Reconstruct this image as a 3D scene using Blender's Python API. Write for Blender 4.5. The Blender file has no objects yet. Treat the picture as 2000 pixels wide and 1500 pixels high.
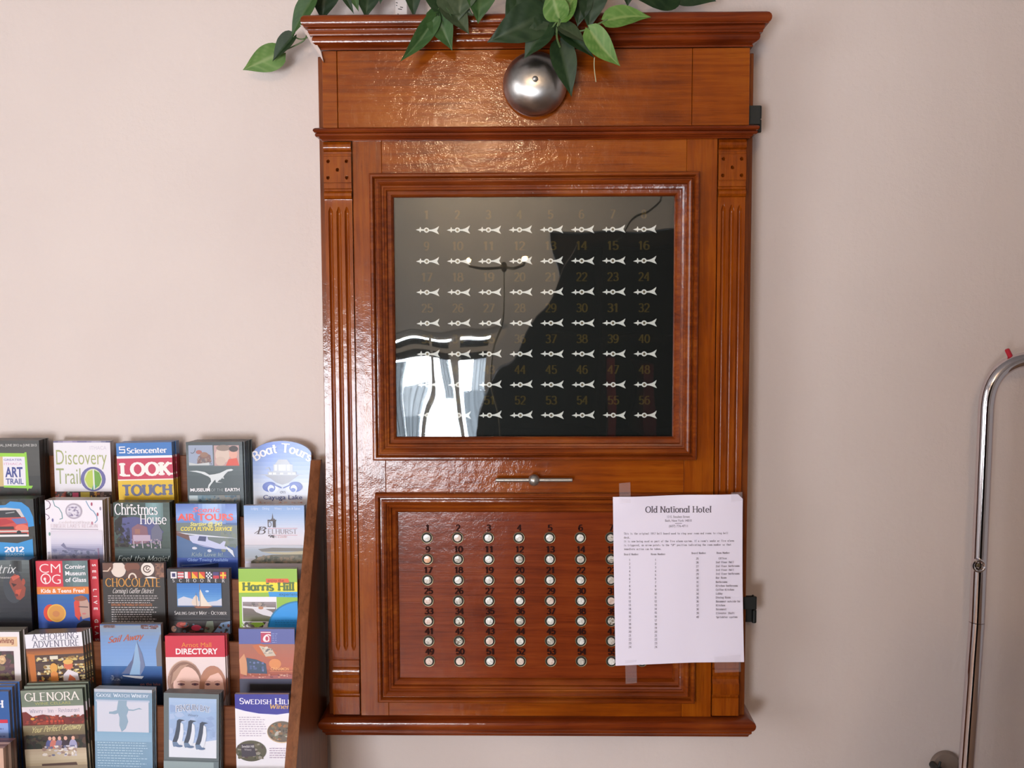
import bpy, bmesh, math, random
from mathutils import Vector, Matrix
random.seed(11)
S = bpy.context.scene
COL = S.collection
R = math.radians

# ------------------------------------------------------------------ camera
CAM = Vector((0.0, -1.726, 1.55))
FPX = 1945.0                                   # focal length in pixels of the 2000 px wide frame
MX = ((0.99983735, 0.00220008, -0.01790067),   # world axes seen in (right, up, forward)
      (0.01768083, 0.07626157, 0.99693107),
      (-0.00355846, 0.99708542, -0.07621026))
cd = bpy.data.cameras.new('camera'); cam = bpy.data.objects.new('camera', cd); COL.objects.link(cam)
cd.sensor_width = 36.0; cd.lens = 36.0 * FPX / 2000.0; cd.clip_start = 0.02
rt, up, fw = [Vector((MX[0][i], MX[1][i], MX[2][i])) for i in range(3)]
mw = Matrix((( rt.x, up.x, -fw.x, CAM.x), (rt.y, up.y, -fw.y, CAM.y), (rt.z, up.z, -fw.z, CAM.z), (0, 0, 0, 1)))
cam.matrix_world = mw
S.camera = cam

def P(px, py, Y):
    """the point at depth Y in the room that the photograph shows at pixel (px, py)"""
    d = rt * ((px - 1000) / FPX) + up * (-(py - 750) / FPX) + fw
    return CAM + d * ((Y - CAM.y) / d.y)

# ------------------------------------------------------------------ world, lights, exposure
S.view_settings.view_transform = 'Standard'; S.view_settings.look = 'None'
S.view_settings.gamma = 1.0; S.view_settings.use_curve_mapping = False
S.view_settings.exposure = -0.12
W = bpy.data.worlds.new('sky'); S.world = W; W.use_nodes = True
W.node_tree.nodes['Background'].inputs[0].default_value = (0.75, 0.85, 1.0, 1)
W.node_tree.nodes['Background'].inputs[1].default_value = 1.0

def area(name, loc, rot, sx, sy, power, col):
    l = bpy.data.lights.new(name, 'AREA'); l.shape = 'RECTANGLE'; l.size = sx; l.size_y = sy
    l.energy = power; l.color = col
    o = bpy.data.objects.new(name, l); o.location = loc; o.rotation_euler = rot; COL.objects.link(o); return o
# daylight outside the two windows of the left wall and the low shop window of the rear wall
area('daylight_side', (-2.78, -2.45, 1.55), (R(90), 0, R(-90)), 1.5, 1.7, 54, (0.98, 0.99, 1.0))
area('daylight_rear', (-0.87, -4.38, 0.93), (R(90), 0, 0), 1.46, 1.02, 228, (0.95, 1.0, 1.05))
area('daylight_far', (-2.78, -3.78, 1.45), (R(90), 0, R(-90)), 0.6, 1.7, 13, (0.98, 0.99, 1.0))

# ------------------------------------------------------------------ helpers
def s2l(c):
    return c / 12.92 if c <= 0.04045 else ((c + 0.055) / 1.055) ** 2.4
def rgb(h, g=1.0):
    if isinstance(h, str):
        h = h.lstrip('#'); h = [int(h[i:i + 2], 16) for i in (0, 2, 4)]
    return tuple(min(0.92, s2l(v / 255.0) * g) for v in h)

class Nodes:
    def __init__(s, name):
        s.m = bpy.data.materials.new(name); s.m.use_nodes = True
        s.t = s.m.node_tree; s.b = s.t.nodes['Principled BSDF']
    def n(s, typ, **kw):
        x = s.t.nodes.new(typ)
        for k, v in kw.items():
            if k.startswith('i_'):
                k = k[2:]; k = int(k) if k.isdigit() else k.replace('_', ' ')
                x.inputs[k].default_value = v
            else: setattr(x, k, v)
        return x
    def l(s, a, ao, b, bi): s.t.links.new(a.outputs[ao], b.inputs[bi])
    def p(s, **kw):
        for k, v in kw.items(): s.b.inputs[k.replace('_', ' ')].default_value = v
        return s
def ramp(N, stops):
    r = N.n('ShaderNodeValToRGB'); e = r.color_ramp.elements
    while len(e) < len(stops): e.new(0.5)
    for i, (pos, c) in enumerate(stops): e[i].position = pos; e[i].color = (*c, 1)
    return r
def plain(name, col, rough=0.5, metal=0.0, **kw):
    N = Nodes(name); N.p(Base_Color=(*col, 1), Roughness=rough, Metallic=metal, **kw); return N.m

def wood(name, dark, mid, light, axis, rough=0.28, coat=0.55, coat_rough=0.1, grain=1.0, bump=0.12, ripple=0.12):
    """varnished wood whose grain runs along axis"""
    N = Nodes(name)
    tc = N.n('ShaderNodeTexCoord'); oi = N.n('ShaderNodeObjectInfo')
    add = N.n('ShaderNodeVectorMath', operation='ADD'); comb = N.n('ShaderNodeCombineXYZ')
    mul = N.n('ShaderNodeMath', operation='MULTIPLY'); mul.inputs[1].default_value = 7.0
    N.l(oi, 'Random', mul, 0)
    for i in range(3): N.l(mul, 0, comb, i)
    N.l(tc, 'Object', add, 0); N.l(comb, 0, add, 1)
    sc = {'x': (5.0, 120, 120), 'z': (120, 120, 5.0), 'y': (60, 3.0, 60)}[axis]
    mp = N.n('ShaderNodeMapping'); mp.inputs['Scale'].default_value = sc; N.l(add, 0, mp, 'Vector')
    n1 = N.n('ShaderNodeTexNoise', i_Scale=1.0 * grain, i_Detail=6.0, i_Roughness=0.6, i_Distortion=0.6); N.l(mp, 0, n1, 'Vector')
    n2 = N.n('ShaderNodeTexNoise', i_Scale=9.0, i_Detail=3.0); N.l(add, 0, n2, 'Vector')
    mp3 = N.n('ShaderNodeMapping'); mp3.inputs['Scale'].default_value = tuple(v * 4.5 for v in sc); N.l(add, 0, mp3, 'Vector')
    n3 = N.n('ShaderNodeTexNoise', i_Scale=1.0, i_Detail=2.0); N.l(mp3, 0, n3, 'Vector')
    mix = N.n('ShaderNodeMath', operation='MULTIPLY_ADD'); mix.inputs[1].default_value = 0.55
    N.l(n1, 0, mix, 0); 
    m2 = N.n('ShaderNodeMath', operation='MULTIPLY'); m2.inputs[1].default_value = 0.45; N.l(n2, 0, m2, 0); N.l(m2, 0, mix, 2)
    r = ramp(N, [(0.30, dark), (0.5, mid), (0.70, light)]); N.l(mix, 0, r, 0)
    pore = ramp(N, [(0.30, (0.62, 0.55, 0.5)), (0.42, (1, 1, 1))]); N.l(n3, 0, pore, 0)
    mm = N.n('ShaderNodeMix', data_type='RGBA', blend_type='MULTIPLY'); mm.inputs[0].default_value = 0.55
    N.l(r, 0, mm, 6); N.l(pore, 0, mm, 7); N.l(mm, 2, N.b, 'Base Color')
    b1 = N.n('ShaderNodeBump', i_Strength=bump, i_Distance=0.0015); N.l(n3, 0, b1, 'Height'); N.l(b1, 0, N.b, 'Normal')
    # the varnish: a rippled clear coat
    n4 = N.n('ShaderNodeTexNoise', i_Scale=55.0, i_Detail=2.0); N.l(add, 0, n4, 'Vector')
    n5 = N.n('ShaderNodeTexNoise', i_Scale=420.0, i_Detail=1.0); N.l(add, 0, n5, 'Vector')
    b2 = N.n('ShaderNodeBump', i_Strength=ripple, i_Distance=0.004); N.l(n4, 0, b2, 'Height')
    b3 = N.n('ShaderNodeBump', i_Strength=ripple * 0.8, i_Distance=0.0012); N.l(n5, 0, b3, 'Height'); N.l(b2, 0, b3, 'Normal')
    N.l(b3, 0, N.b, 'Coat Normal')
    N.p(Roughness=rough, Coat_Weight=coat, Coat_Roughness=coat_rough)
    N.b.inputs['Specular IOR Level'].default_value = 0.08
    return N.m

def link(name, me, parent=None):
    o = bpy.data.objects.new(name, me); COL.objects.link(o)
    if parent is not None: o.parent = parent
    return o
def root_of(o):
    while o.parent is not None: o = o.parent
    return o
def finish(bm, angle=32):
    bmesh.ops.remove_doubles(bm, verts=bm.verts, dist=1e-6)
    bmesh.ops.recalc_face_normals(bm, faces=bm.faces)
    if angle:
        for f in bm.faces: f.smooth = True
        for e in bm.edges:
            e.smooth = len(e.link_faces) == 2 and e.calc_face_angle(0) < R(angle)
def obj(name, bm, mats, parent=None, local=False, angle=32, clean=True):
    """links what BM holds as ONE mesh; world coordinates unless local"""
    if clean: finish(bm, angle)
    if parent is not None and not local:
        bmesh.ops.translate(bm, verts=bm.verts, vec=-root_of(parent).location)
    me = bpy.data.meshes.new(name); bm.to_mesh(me); bm.free()
    for m in (mats if isinstance(mats, (list, tuple)) else [mats]): me.materials.append(m)
    return link(name, me, parent)
def tag(o, label, cat, group=None, kind=None):
    o['label'] = label
    if cat: o['category'] = cat
    if group: o['group'] = group
    if kind: o['kind'] = kind
    return o
def thing(name, loc, label, cat, group=None):
    o = bpy.data.objects.new(name, None); COL.objects.link(o); o.location = loc; o.empty_display_size = 0.05
    return tag(o, label, cat, group)
def structure(name, bm, m, label=None, parent=None):
    o = obj(name, bm, m, parent)
    if parent is None: o['kind'] = 'structure'
    if label: o['label'] = label
    return o
def copy_tree(o, parent=None):
    c = o.copy(); COL.objects.link(c)
    if parent is not None: c.parent = parent
    for ch in list(o.children): copy_tree(ch, c)
    return c

def face(bm, pts):
    return bm.faces.new([bm.verts.new(p) for p in pts])
def box(bm, x0, x1, y0, y1, z0, z1, bev=0.0, seg=2):
    v = [bm.verts.new((x, y, z)) for x in (x0, x1) for y in (y0, y1) for z in (z0, z1)]
    fs = [bm.faces.new([v[i] for i in q]) for q in ((0,1,3,2),(4,6,7,5),(0,4,5,1),(2,3,7,6),(0,2,6,4),(1,5,7,3))]
    if bev:
        es = list({e for f in fs for e in f.edges})
        bmesh.ops.bevel(bm, geom=es, offset=bev, segments=seg, profile=0.6, affect='EDGES')
def prism(bm, pts, y0, y1):
    """polygon in (x, z) given depth from y0 to y1"""
    a = [bm.verts.new((x, y0, z)) for x, z in pts]; b = [bm.verts.new((x, y1, z)) for x, z in pts]
    bm.faces.new(a); bm.faces.new(b[::-1])
    for i in range(len(pts)): bm.faces.new((a[i], b[i], b[(i + 1) % len(pts)], a[(i + 1) % len(pts)]))
def prism_x(bm, pts, x0, x1):
    a = [bm.verts.new((x0, y, z)) for y, z in pts]; b = [bm.verts.new((x1, y, z)) for y, z in pts]
    bm.faces.new(a); bm.faces.new(b[::-1])
    for i in range(len(pts)): bm.faces.new((a[i], b[i], b[(i + 1) % len(pts)], a[(i + 1) % len(pts)]))
def u_sweep(bm, prof, xl, xr, yf, y0):
    """moulding profile (out, z) run along the left return, the front and the right return"""
    st = [[bm.verts.new(q) for q in ((xl - d, y0, z), (xl - d, yf - d, z), (xr + d, yf - d, z), (xr + d, y0, z))] for d, z in prof]
    for a, b in zip(st, st[1:]):
        for i in range(3): bm.faces.new((a[i], a[i + 1], b[i + 1], b[i]))
    bm.faces.new(st[0]); bm.faces.new(st[-1][::-1])
    bm.faces.new([s[0] for s in st] + [s[3] for s in reversed(st)])
def frame_sweep(bm, x0, x1, z0, z1, yf, prof):
    """mitred moulding: profile (inset, height over yf) run round a rectangle"""
    st = [[bm.verts.new(q) for q in ((x0 + i, yf - h, z0 + i), (x1 - i, yf - h, z0 + i), (x1 - i, yf - h, z1 - i), (x0 + i, yf - h, z1 - i))] for i, h in prof]
    for a, b in zip(st, st[1:]):
        for i in range(4): bm.faces.new((a[i], a[(i + 1) % 4], b[(i + 1) % 4], b[i]))
def tube(bm, pts, r, n=16, cap=True):
    pts = [Vector(p) for p in pts]; rings = []
    t0 = (pts[1] - pts[0]).normalized(); nrm = t0.orthogonal().normalized()
    for i, p in enumerate(pts):
        t = (pts[min(i + 1, len(pts) - 1)] - pts[max(i - 1, 0)]).normalized()
        nrm = (nrm - t * nrm.dot(t)).normalized(); bn = t.cross(nrm)
        rr = r[i] if isinstance(r, (list, tuple)) else r
        rings.append([bm.verts.new(p + (nrm * math.cos(a) + bn * math.sin(a)) * rr) for a in [2 * math.pi * k / n for k in range(n)]])
    for a, b in zip(rings, rings[1:]):
        for k in range(n): bm.faces.new((a[k], a[(k + 1) % n], b[(k + 1) % n], b[k]))
    if cap: bm.faces.new(rings[0][::-1]); bm.faces.new(rings[-1])
def lathe_y(bm, prof, c, n=40):
    """profile (radius, distance towards the viewer) turned about the y axis through c"""
    rings = []
    for r, h in prof:
        if r < 1e-6: rings.append([bm.verts.new((c[0], c[1] - h, c[2]))])
        else: rings.append([bm.verts.new((c[0] + r * math.cos(a), c[1] - h, c[2] + r * math.sin(a))) for a in [2 * math.pi * k / n for k in range(n)]])
    for a, b in zip(rings, rings[1:]):
        for k in range(n):
            q = [a[k % len(a)], a[(k + 1) % len(a)], b[(k + 1) % len(b)], b[k % len(b)]]
            q = list(dict.fromkeys(q))
            if len(q) > 2: bm.faces.new(q)
def field(bm, xs, zs, h, yf, yb):
    """carved board: face at yf raised by h(x, z), straight edges back to yb"""
    g = [[bm.verts.new((x, yf - h(x, z), z)) for z in zs] for x in xs]
    for i in range(len(xs) - 1):
        for j in range(len(zs) - 1): bm.faces.new((g[i][j], g[i + 1][j], g[i + 1][j + 1], g[i][j + 1]))
    rim = [g[i][0] for i in range(len(xs))] + [g[-1][j] for j in range(1, len(zs))] + [g[i][-1] for i in range(len(xs) - 2, -1, -1)] + [g[0][j] for j in range(len(zs) - 2, 0, -1)]
    bk = [bm.verts.new((v.co.x, yb, v.co.z)) for v in rim]
    for i in range(len(rim)): bm.faces.new((rim[i], bk[i], bk[(i + 1) % len(rim)], rim[(i + 1) % len(rim)]))
def span(a, b, n): return [a + (b - a) * i / (n - 1) for i in range(n)]
def interp(x, pts):
    if x <= pts[0][0]: return pts[0][1]
    for (a, u), (b, v) in zip(pts, pts[1:]):
        if x <= b: return u + (v - u) * (x - a) / (b - a) if b > a else v
    return pts[-1][1]

# ------------------------------------------------------------------ lettering
GL = {
'A': (.8, '.04,0 .4,1 .76,0;.17,.34 .63,.34'), 'B': (.7, '.12,0 .12,1;.12,1 .34,1 @.34,.76,.22,.24,90,-90 .12,.52;.12,.52 .38,.52 @.38,.26,.24,.26,90,-90 .12,0'),
'C': (.8, '@.44,.5,.38,.5,42,318'), 'D': (.84, '.12,0 .12,1;.12,1 .36,1 @.36,.5,.4,.5,90,-90 .12,0'), 'E': (.66, '.12,0 .12,1;.12,1 .58,1;.12,.52 .5,.52;.12,0 .6,0'),
'F': (.62, '.12,0 .12,1;.12,1 .58,1;.12,.52 .5,.52'), 'G': (.86, '@.44,.5,.38,.5,42,330;.8,.44 .8,.1;.56,.44 .84,.44'), 'H': (.8, '.12,0 .12,1;.68,0 .68,1;.12,.52 .68,.52'),
'I': (.32, '.16,0 .16,1'), 'J': (.46, '.32,1 .32,.2 @.16,.2,.16,.2,0,-170'), 'K': (.72, '.12,0 .12,1;.62,1 .14,.42;.28,.56 .66,0'), 'L': (.62, '.12,0 .12,1;.12,0 .58,0'),
'M': (.94, '.1,0 .1,1;.1,1 .47,.1 .84,1;.84,1 .84,0'), 'N': (.82, '.12,0 .12,1;.12,1 .7,0;.7,0 .7,1'), 'O': (.88, '@.44,.5,.38,.5,0,360'), 'P': (.66, '.12,0 .12,1;.12,1 .36,1 @.36,.74,.25,.26,90,-90 .12,.48'),
'Q': (.88, '@.44,.5,.38,.5,0,360;.5,.2 .82,-.12'), 'R': (.74, '.12,0 .12,1;.12,1 .36,1 @.36,.74,.25,.26,90,-90 .12,.48;.36,.48 .68,0'), 'S': (.62, '@.32,.74,.22,.26,35,270 @.32,.25,.24,.25,90,-150'),
'T': (.72, '.36,0 .36,1;.02,1 .7,1'), 'U': (.8, '.12,1 .12,.32 @.4,.32,.28,.32,180,360 .68,1'), 'V': (.8, '.04,1 .4,0 .76,1'), 'W': (1.0, '.02,1 .28,0 .5,.8 .72,0 .98,1'),
'X': (.74, '.06,0 .68,1;.06,1 .68,0'), 'Y': (.76, '.02,1 .38,.48 .74,1;.38,.48 .38,0'), 'Z': (.68, '.06,1 .6,1 .06,0 .62,0'),
'a': (.62, '.5,.66 .5,0;@.28,.33,.22,.33,0,360'), 'b': (.62, '.1,1.05 .1,0;@.32,.33,.22,.33,0,360'), 'c': (.56, '@.3,.33,.24,.33,45,315'), 'd': (.62, '.52,1.05 .52,0;@.3,.33,.22,.33,0,360'),
'e': (.6, '.06,.36 .53,.36 @.3,.33,.24,.33,5,315'), 'f': (.4, '@.34,.85,.16,.2,40,180 .18,0;.04,.64 .36,.64'), 'g': (.62, '.52,.66 .52,-.08 @.31,-.08,.21,.2,0,-150;@.3,.33,.22,.33,0,360'),
'h': (.62, '.1,1.05 .1,0;@.31,.42,.21,.24,180,0 .52,0'), 'i': (.26, '.13,.66 .13,0;.13,.95 .13,.84'), 'j': (.3, '.18,.66 .18,-.1 @.05,-.1,.13,.16,0,-150;.18,.95 .18,.84'), 'k': (.56, '.1,1.05 .1,0;.46,.66 .1,.26;.22,.38 .5,0'),
'l': (.26, '.13,1.05 .13,0'), 'm': (.94, '.1,.66 .1,0;@.29,.44,.19,.22,180,0 .48,0;@.67,.44,.19,.22,180,0 .86,0'), 'n': (.62, '.1,.66 .1,0;@.31,.42,.21,.24,180,0 .52,0'), 'o': (.6, '@.3,.33,.24,.33,0,360'),
'p': (.62, '.1,.66 .1,-.28;@.32,.33,.22,.33,0,360'), 'q': (.62, '.52,.66 .52,-.28;@.3,.33,.22,.33,0,360'), 'r': (.46, '.12,.66 .12,0;@.31,.42,.19,.24,180,50'), 's': (.46, '@.22,.49,.15,.17,40,270 @.22,.165,.17,.165,90,-150'),
't': (.42, '.18,.9 .18,.16 @.3,.16,.12,.16,180,300;.04,.64 .36,.64'), 'u': (.62, '.1,.66 .1,.24 @.31,.24,.21,.24,180,360;.52,.66 .52,0'), 'v': (.54, '.04,.66 .27,0 .5,.66'), 'w': (.76, '.02,.66 .2,0 .38,.6 .56,0 .74,.66'),
'x': (.52, '.04,0 .48,.66;.04,.66 .48,0'), 'y': (.54, '.04,.66 .28,.02;.5,.66 .2,-.26'), 'z': (.5, '.05,.66 .44,.66 .05,0 .46,0'),
'0': (.64, '@.32,.5,.26,.5,0,360'), '1': (.5, '.1,.8 .28,1 .28,0'), '2': (.64, '@.3,.72,.24,.28,160,-35 .06,0 .58,0'), '3': (.6, '@.28,.75,.22,.25,150,-90 @.28,.26,.26,.26,90,-150'),
'4': (.66, '.46,0 .46,1 .03,.3 .64,.3'), '5': (.6, '.54,1 .14,1 .1,.56 @.3,.31,.25,.31,140,-150'), '6': (.64, '@.32,.31,.25,.31,0,360;.07,.34 @.36,.5,.29,.5,170,60'), '7': (.6, '.06,1 .56,1 .2,0'),
'8': (.64, '@.32,.76,.2,.24,0,360;@.32,.27,.26,.27,0,360'), '9': (.64, '@.3,.69,.25,.31,0,360;.55,.66 @.26,.5,.29,.5,-10,-120'),
'.': (.24, '.12,0 .12,.1'), ',': (.24, '.14,.1 .08,-.12'), "'": (.2, '.1,1 .1,.78'), '-': (.44, '.06,.4 .38,.4'), '&': (.84, '.8,.0 .2,.76 @.36,.8,.17,.2,180,0 .12,.36 @.34,.24,.26,.24,160,330 .76,.5'),
'!': (.26, '.13,1 .13,.3;.13,.1 .13,0'), '(': (.34, '@.38,.45,.26,.62,115,245'), ')': (.34, '@-.04,.45,.26,.62,65,-65'), '"': (.36, '.1,1 .1,.78;.24,1 .24,.78'), ' ': (.36, ''), '$': (.62, '@.32,.74,.22,.26,35,270 @.32,.25,.24,.25,90,-150;.32,1.1 .32,-.1'), '*': (.3, '.15,.6 .15,.4'),
}
def glyph(ch):
    adv, d = GL.get(ch, GL[' ']); out = []
    for st in d.split(';'):
        pts, arc = [], []
        for it in st.split():
            if it[0] == '@':
                cx, cy, rx, ry, a0, a1 = [float(v) for v in it[1:].split(',')]
                n = max(4, int(abs(a1 - a0) / 22))
                for i in range(n + 1):
                    a = R(a0 + (a1 - a0) * i / n); pts.append((cx + rx * math.cos(a), cy + ry * math.sin(a))); arc.append(1)
            else:
                pts.append(tuple(float(v) for v in it.split(','))); arc.append(0)
        if pts: out.append((pts, arc[0], arc[-1]))
    return adv, out
BF = {}
def bfont(s, bold=0.0, shear=0.0):
    """flat letters from the built-in sans typeface: (verts, polygons, width)"""
    k = (s, bold, shear)
    if k not in BF:
        c = bpy.data.curves.new('lettering', 'FONT'); c.body = s; c.size = 1.0; c.offset = bold; c.shear = shear; c.resolution_u = 3
        o = bpy.data.objects.new('lettering', c); me = bpy.data.meshes.new_from_object(o)
        v = [(p.co.x, p.co.y) for p in me.vertices]; f = [list(p.vertices) for p in me.polygons]
        bpy.data.objects.remove(o); bpy.data.curves.remove(c); bpy.data.meshes.remove(me)
        w = max([p[0] for p in v], default=1)
        BF[k] = (v, f, w)
    return BF[k]

class Art:
    """flat printing in photograph pixels: origin (ox, oy) is the sheet's top left corner, s metres to the pixel"""
    def __init__(s, ox, oy, w, h, sc, gain=1.0):
        s.ox, s.oy, s.w, s.h, s.s, s.g = ox, oy, w, h, sc, gain
        s.q = []; s.layer = 0; s.k = 0; s.clip = True
    def add(s, pts, col):
        pts = [(x - s.ox, y - s.oy) for x, y in pts]
        if s.clip:
            for ax, lim, sg in ((0, 0, 1), (0, s.w, -1), (1, 0, 1), (1, s.h, -1)):
                out = []
                for i in range(len(pts)):
                    a, b = pts[i - 1], pts[i]; ia, ib = (a[ax] - lim) * sg >= 0, (b[ax] - lim) * sg >= 0
                    if ia != ib:
                        t = (lim - a[ax]) / (b[ax] - a[ax]); out.append((a[0] + (b[0] - a[0]) * t, a[1] + (b[1] - a[1]) * t))
                    if ib: out.append(b)
                pts = out
                if len(pts) < 3: return
        s.k = (s.k + 1) % 9
        s.q.append((pts, rgb(col, s.g), s.layer * 4e-5 + s.k * 2.5e-6))
    def up(s): s.layer += 1; return s
    def poly(s, pts, col): s.up(); s.add(pts, col); return s
    def rect(s, x0, y0, x1, y1, col): return s.poly([(x0, y0), (x1, y0), (x1, y1), (x0, y1)], col)
    def ell(s, cx, cy, rx, ry, col, n=22): return s.poly([(cx + rx * math.cos(2 * math.pi * i / n), cy + ry * math.sin(2 * math.pi * i / n)) for i in range(n)], col)
    def ring(s, cx, cy, rx, ry, wd, col, a0=0, a1=360, n=24):
        return s.line([(cx + rx * math.cos(R(a0 + (a1 - a0) * i / n)), cy + ry * math.sin(R(a0 + (a1 - a0) * i / n))) for i in range(n + 1)], wd, col)
    def line(s, pts, wd, col, up=True):
        if up: s.up()
        for (ax, ay), (bx, by) in zip(pts, pts[1:]):
            l = math.hypot(bx - ax, by - ay) or 1; nx, ny = -(by - ay) / l * wd / 2, (bx - ax) / l * wd / 2
            e = wd * .18; ex, ey = (bx - ax) / l * e, (by - ay) / l * e
            s.add([(ax + nx - ex, ay + ny - ey), (bx + nx + ex, by + ny + ey), (bx - nx + ex, by - ny + ey), (ax - nx - ex, ay - ny - ey)], col)
        return s
    def grad(s, x0, y0, x1, y1, cols, n=14, across=False):
        s.up(); cs = [[int(c.lstrip('#')[i:i + 2], 16) for i in (0, 2, 4)] for c in cols]
        for i in range(n):
            t = (i + .5) / n * (len(cs) - 1); a = min(int(t), len(cs) - 2); f = t - a
            c = [cs[a][j] + (cs[a + 1][j] - cs[a][j]) * f for j in range(3)]
            if across: u0, u1 = x0 + (x1 - x0) * i / n, x0 + (x1 - x0) * (i + 1) / n; s.add([(u0, y0), (u1, y0), (u1, y1), (u0, y1)], c)
            else: v0, v1 = y0 + (y1 - y0) * i / n, y0 + (y1 - y0) * (i + 1) / n; s.add([(x0, v0), (x1, v0), (x1, v1), (x0, v1)], c)
        return s
    def specks(s, x0, y0, x1, y1, cols, n, size):
        s.up()
        for i in range(n):
            if i % 8 == 0: s.up()
            x, y = random.uniform(x0, x1), random.uniform(y0, y1); a, b = size * random.uniform(.4, 1.2), size * random.uniform(.3, 1)
            m = random.choice((4, 5, 6)); o = random.uniform(0, 6)
            p = [(x + a * math.cos(o + 6.283 * j / m) * random.uniform(.7, 1.2), y + b * math.sin(o + 6.283 * j / m) * random.uniform(.7, 1.2)) for j in range(m)]
            s.add([(min(max(u, x0), x1), min(max(v, y0), y1)) for u, v in p], random.choice(cols))
        return s
    def sans(s, txt, x, y, h, col, bold=0.0, fit=None, al='l', sl=0.0, track=0, rot=None):
        """baseline at y, capitals h tall"""
        v, f, w = bfont(txt, bold, sl); k = h / 0.69; kx = fit / w if fit else k
        x0 = x - (w * kx / 2 if al == 'c' else w * kx if al == 'r' else 0); s.up()
        fn = rot or (lambda u, q: (u, q))
        for p in f: s.add([fn(x0 + v[i][0] * kx, y - v[i][1] * k) for i in p], col)
        return s
    def serif(s, txt, x, y, h, col, thick=.13, thin=.05, ser=.11, fit=None, al='l', sl=0.0, track=.05, mono=0, caps=None, rot=None):
        """drawn roman letters; caps: size of the small capitals that lower case turns into"""
        gl = []; w = 0
        for ch in txt:
            k = 1.0
            if caps and ch.islower(): ch = ch.upper(); k = caps
            adv, st = glyph(ch); a = mono or adv * k + track
            gl.append((w + (mono - adv) / 2 if mono else w, k, st)); w += a
        w -= track; kx = fit / w if fit else h
        x0 = x - (w * kx / 2 if al == 'c' else w * kx if al == 'r' else 0); s.up()
        fn = rot or (lambda u, q: (u, q))
        T = lambda gx, k, u, q: fn(x0 + (gx + u * k) * kx + sl * q * k * h, y - q * k * h)
        for gx, k, st in gl:
            for pts, c0, c1 in st:
                for (ax, ay), (bx, by) in zip(pts, pts[1:]):
                    l = math.hypot(bx - ax, by - ay) or 1; wd = (thin + (thick - thin) * abs(by - ay) / l) / 2
                    nx, ny = -(by - ay) / l * wd, (bx - ax) / l * wd; e = wd * .3; ex, ey = (bx - ax) / l * e, (by - ay) / l * e
                    s.add([T(gx, k, u, q) for u, q in ((ax + nx - ex, ay + ny - ey), (bx + nx + ex, by + ny + ey), (bx - nx + ex, by - ny + ey), (ax - nx - ex, ay - ny - ey))], col)
                if ser:
                    for p, q, c in ((pts[0], pts[1], c0), (pts[-1], pts[-2], c1)):
                        if not c and abs(p[1] - q[1]) > abs(p[0] - q[0]) * 1.2:
                            t = thin * .5; yy = p[1] + (t if p[1] < q[1] else -t)
                            s.add([T(gx, k, u, v) for u, v in ((p[0] - ser - thick * .4, yy - t), (p[0] + ser + thick * .4, yy - t), (p[0] + ser + thick * .4, yy + t), (p[0] - ser - thick * .4, yy + t))], col)
        return s
    def lines(s, x0, y0, x1, n, dy, col, wd=.9, words=True):
        """rows of print too small to read"""
        s.up()
        for i in range(n):
            x = x0; e = x1 - random.uniform(0, .22) * (x1 - x0)
            while x < e:
                l = random.uniform(2.5, 7); s.add([(x, y0 + i * dy), (min(x + l, e), y0 + i * dy), (min(x + l, e), y0 + i * dy + wd), (x, y0 + i * dy + wd)], col); x += l + 1.6
        return s
    def emit(s, bm, y0=0.0, fn=None, mi=0):
        """adds the printing to bm, face colours in the colour layer 'print'"""
        cl = bm.loops.layers.float_color.get('print') or bm.loops.layers.float_color.new('print')
        for pts, c, d in s.q:
            co = [(x * s.s, y0 - d, -y * s.s) for x, y in pts]
            if fn: co = [fn(*p) for p in co]
            vs = [bm.verts.new(p) for p in co]
            try: f = bm.faces.new(vs)
            except ValueError: continue
            f.normal_update(); f.material_index = mi
            if f.normal.y > 0: f.normal_flip()
            for l in f.loops: l[cl] = (*c, 1)

# ------------------------------------------------------------------ materials
def plaster(name, c0, c1, bump=0.25):
    N = Nodes(name); tc = N.n('ShaderNodeTexCoord')
    n1 = N.n('ShaderNodeTexNoise', i_Scale=2.2, i_Detail=3.0); N.l(tc, 'Object', n1, 'Vector')
    r = ramp(N, [(0.35, c0), (0.65, c1)]); N.l(n1, 0, r, 0); N.l(r, 0, N.b, 'Base Color')
    n2 = N.n('ShaderNodeTexNoise', i_Scale=85.0, i_Detail=4.0, i_Roughness=0.65); N.l(tc, 'Object', n2, 'Vector')
    mp = N.n('ShaderNodeMapping'); mp.inputs['Scale'].default_value = (30, 30, 9); mp.inputs['Rotation'].default_value = (0, R(25), 0); N.l(tc, 'Object', mp, 'Vector')
    n3 = N.n('ShaderNodeTexNoise', i_Scale=1.0, i_Detail=3.0); N.l(mp, 0, n3, 'Vector')
    b1 = N.n('ShaderNodeBump', i_Strength=bump, i_Distance=0.004); N.l(n2, 0, b1, 'Height')
    b2 = N.n('ShaderNodeBump', i_Strength=bump * 0.8, i_Distance=0.006); N.l(n3, 0, b2, 'Height'); N.l(b1, 0, b2, 'Normal'); N.l(b2, 0, N.b, 'Normal')
    N.p(Roughness=0.75); N.b.inputs['Specular IOR Level'].default_value = 0.2
    return N.m
M_wall = plaster('painted_plaster', (0.71, 0.595, 0.558), (0.745, 0.63, 0.59), 0.3)
M_room = plaster('room_plaster', (0.57, 0.585, 0.605), (0.60, 0.615, 0.635), 0.1)
M_ceil = plain('ceiling_white', (0.36, 0.36, 0.36), 0.9)
M_floor = wood('floor_wood', (0.16, 0.10, 0.07), (0.28, 0.18, 0.12), (0.34, 0.23, 0.16), 'y', rough=0.4, coat=0.2)
M_trim = plain('painted_trim', (0.7, 0.66, 0.6), 0.5)
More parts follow.
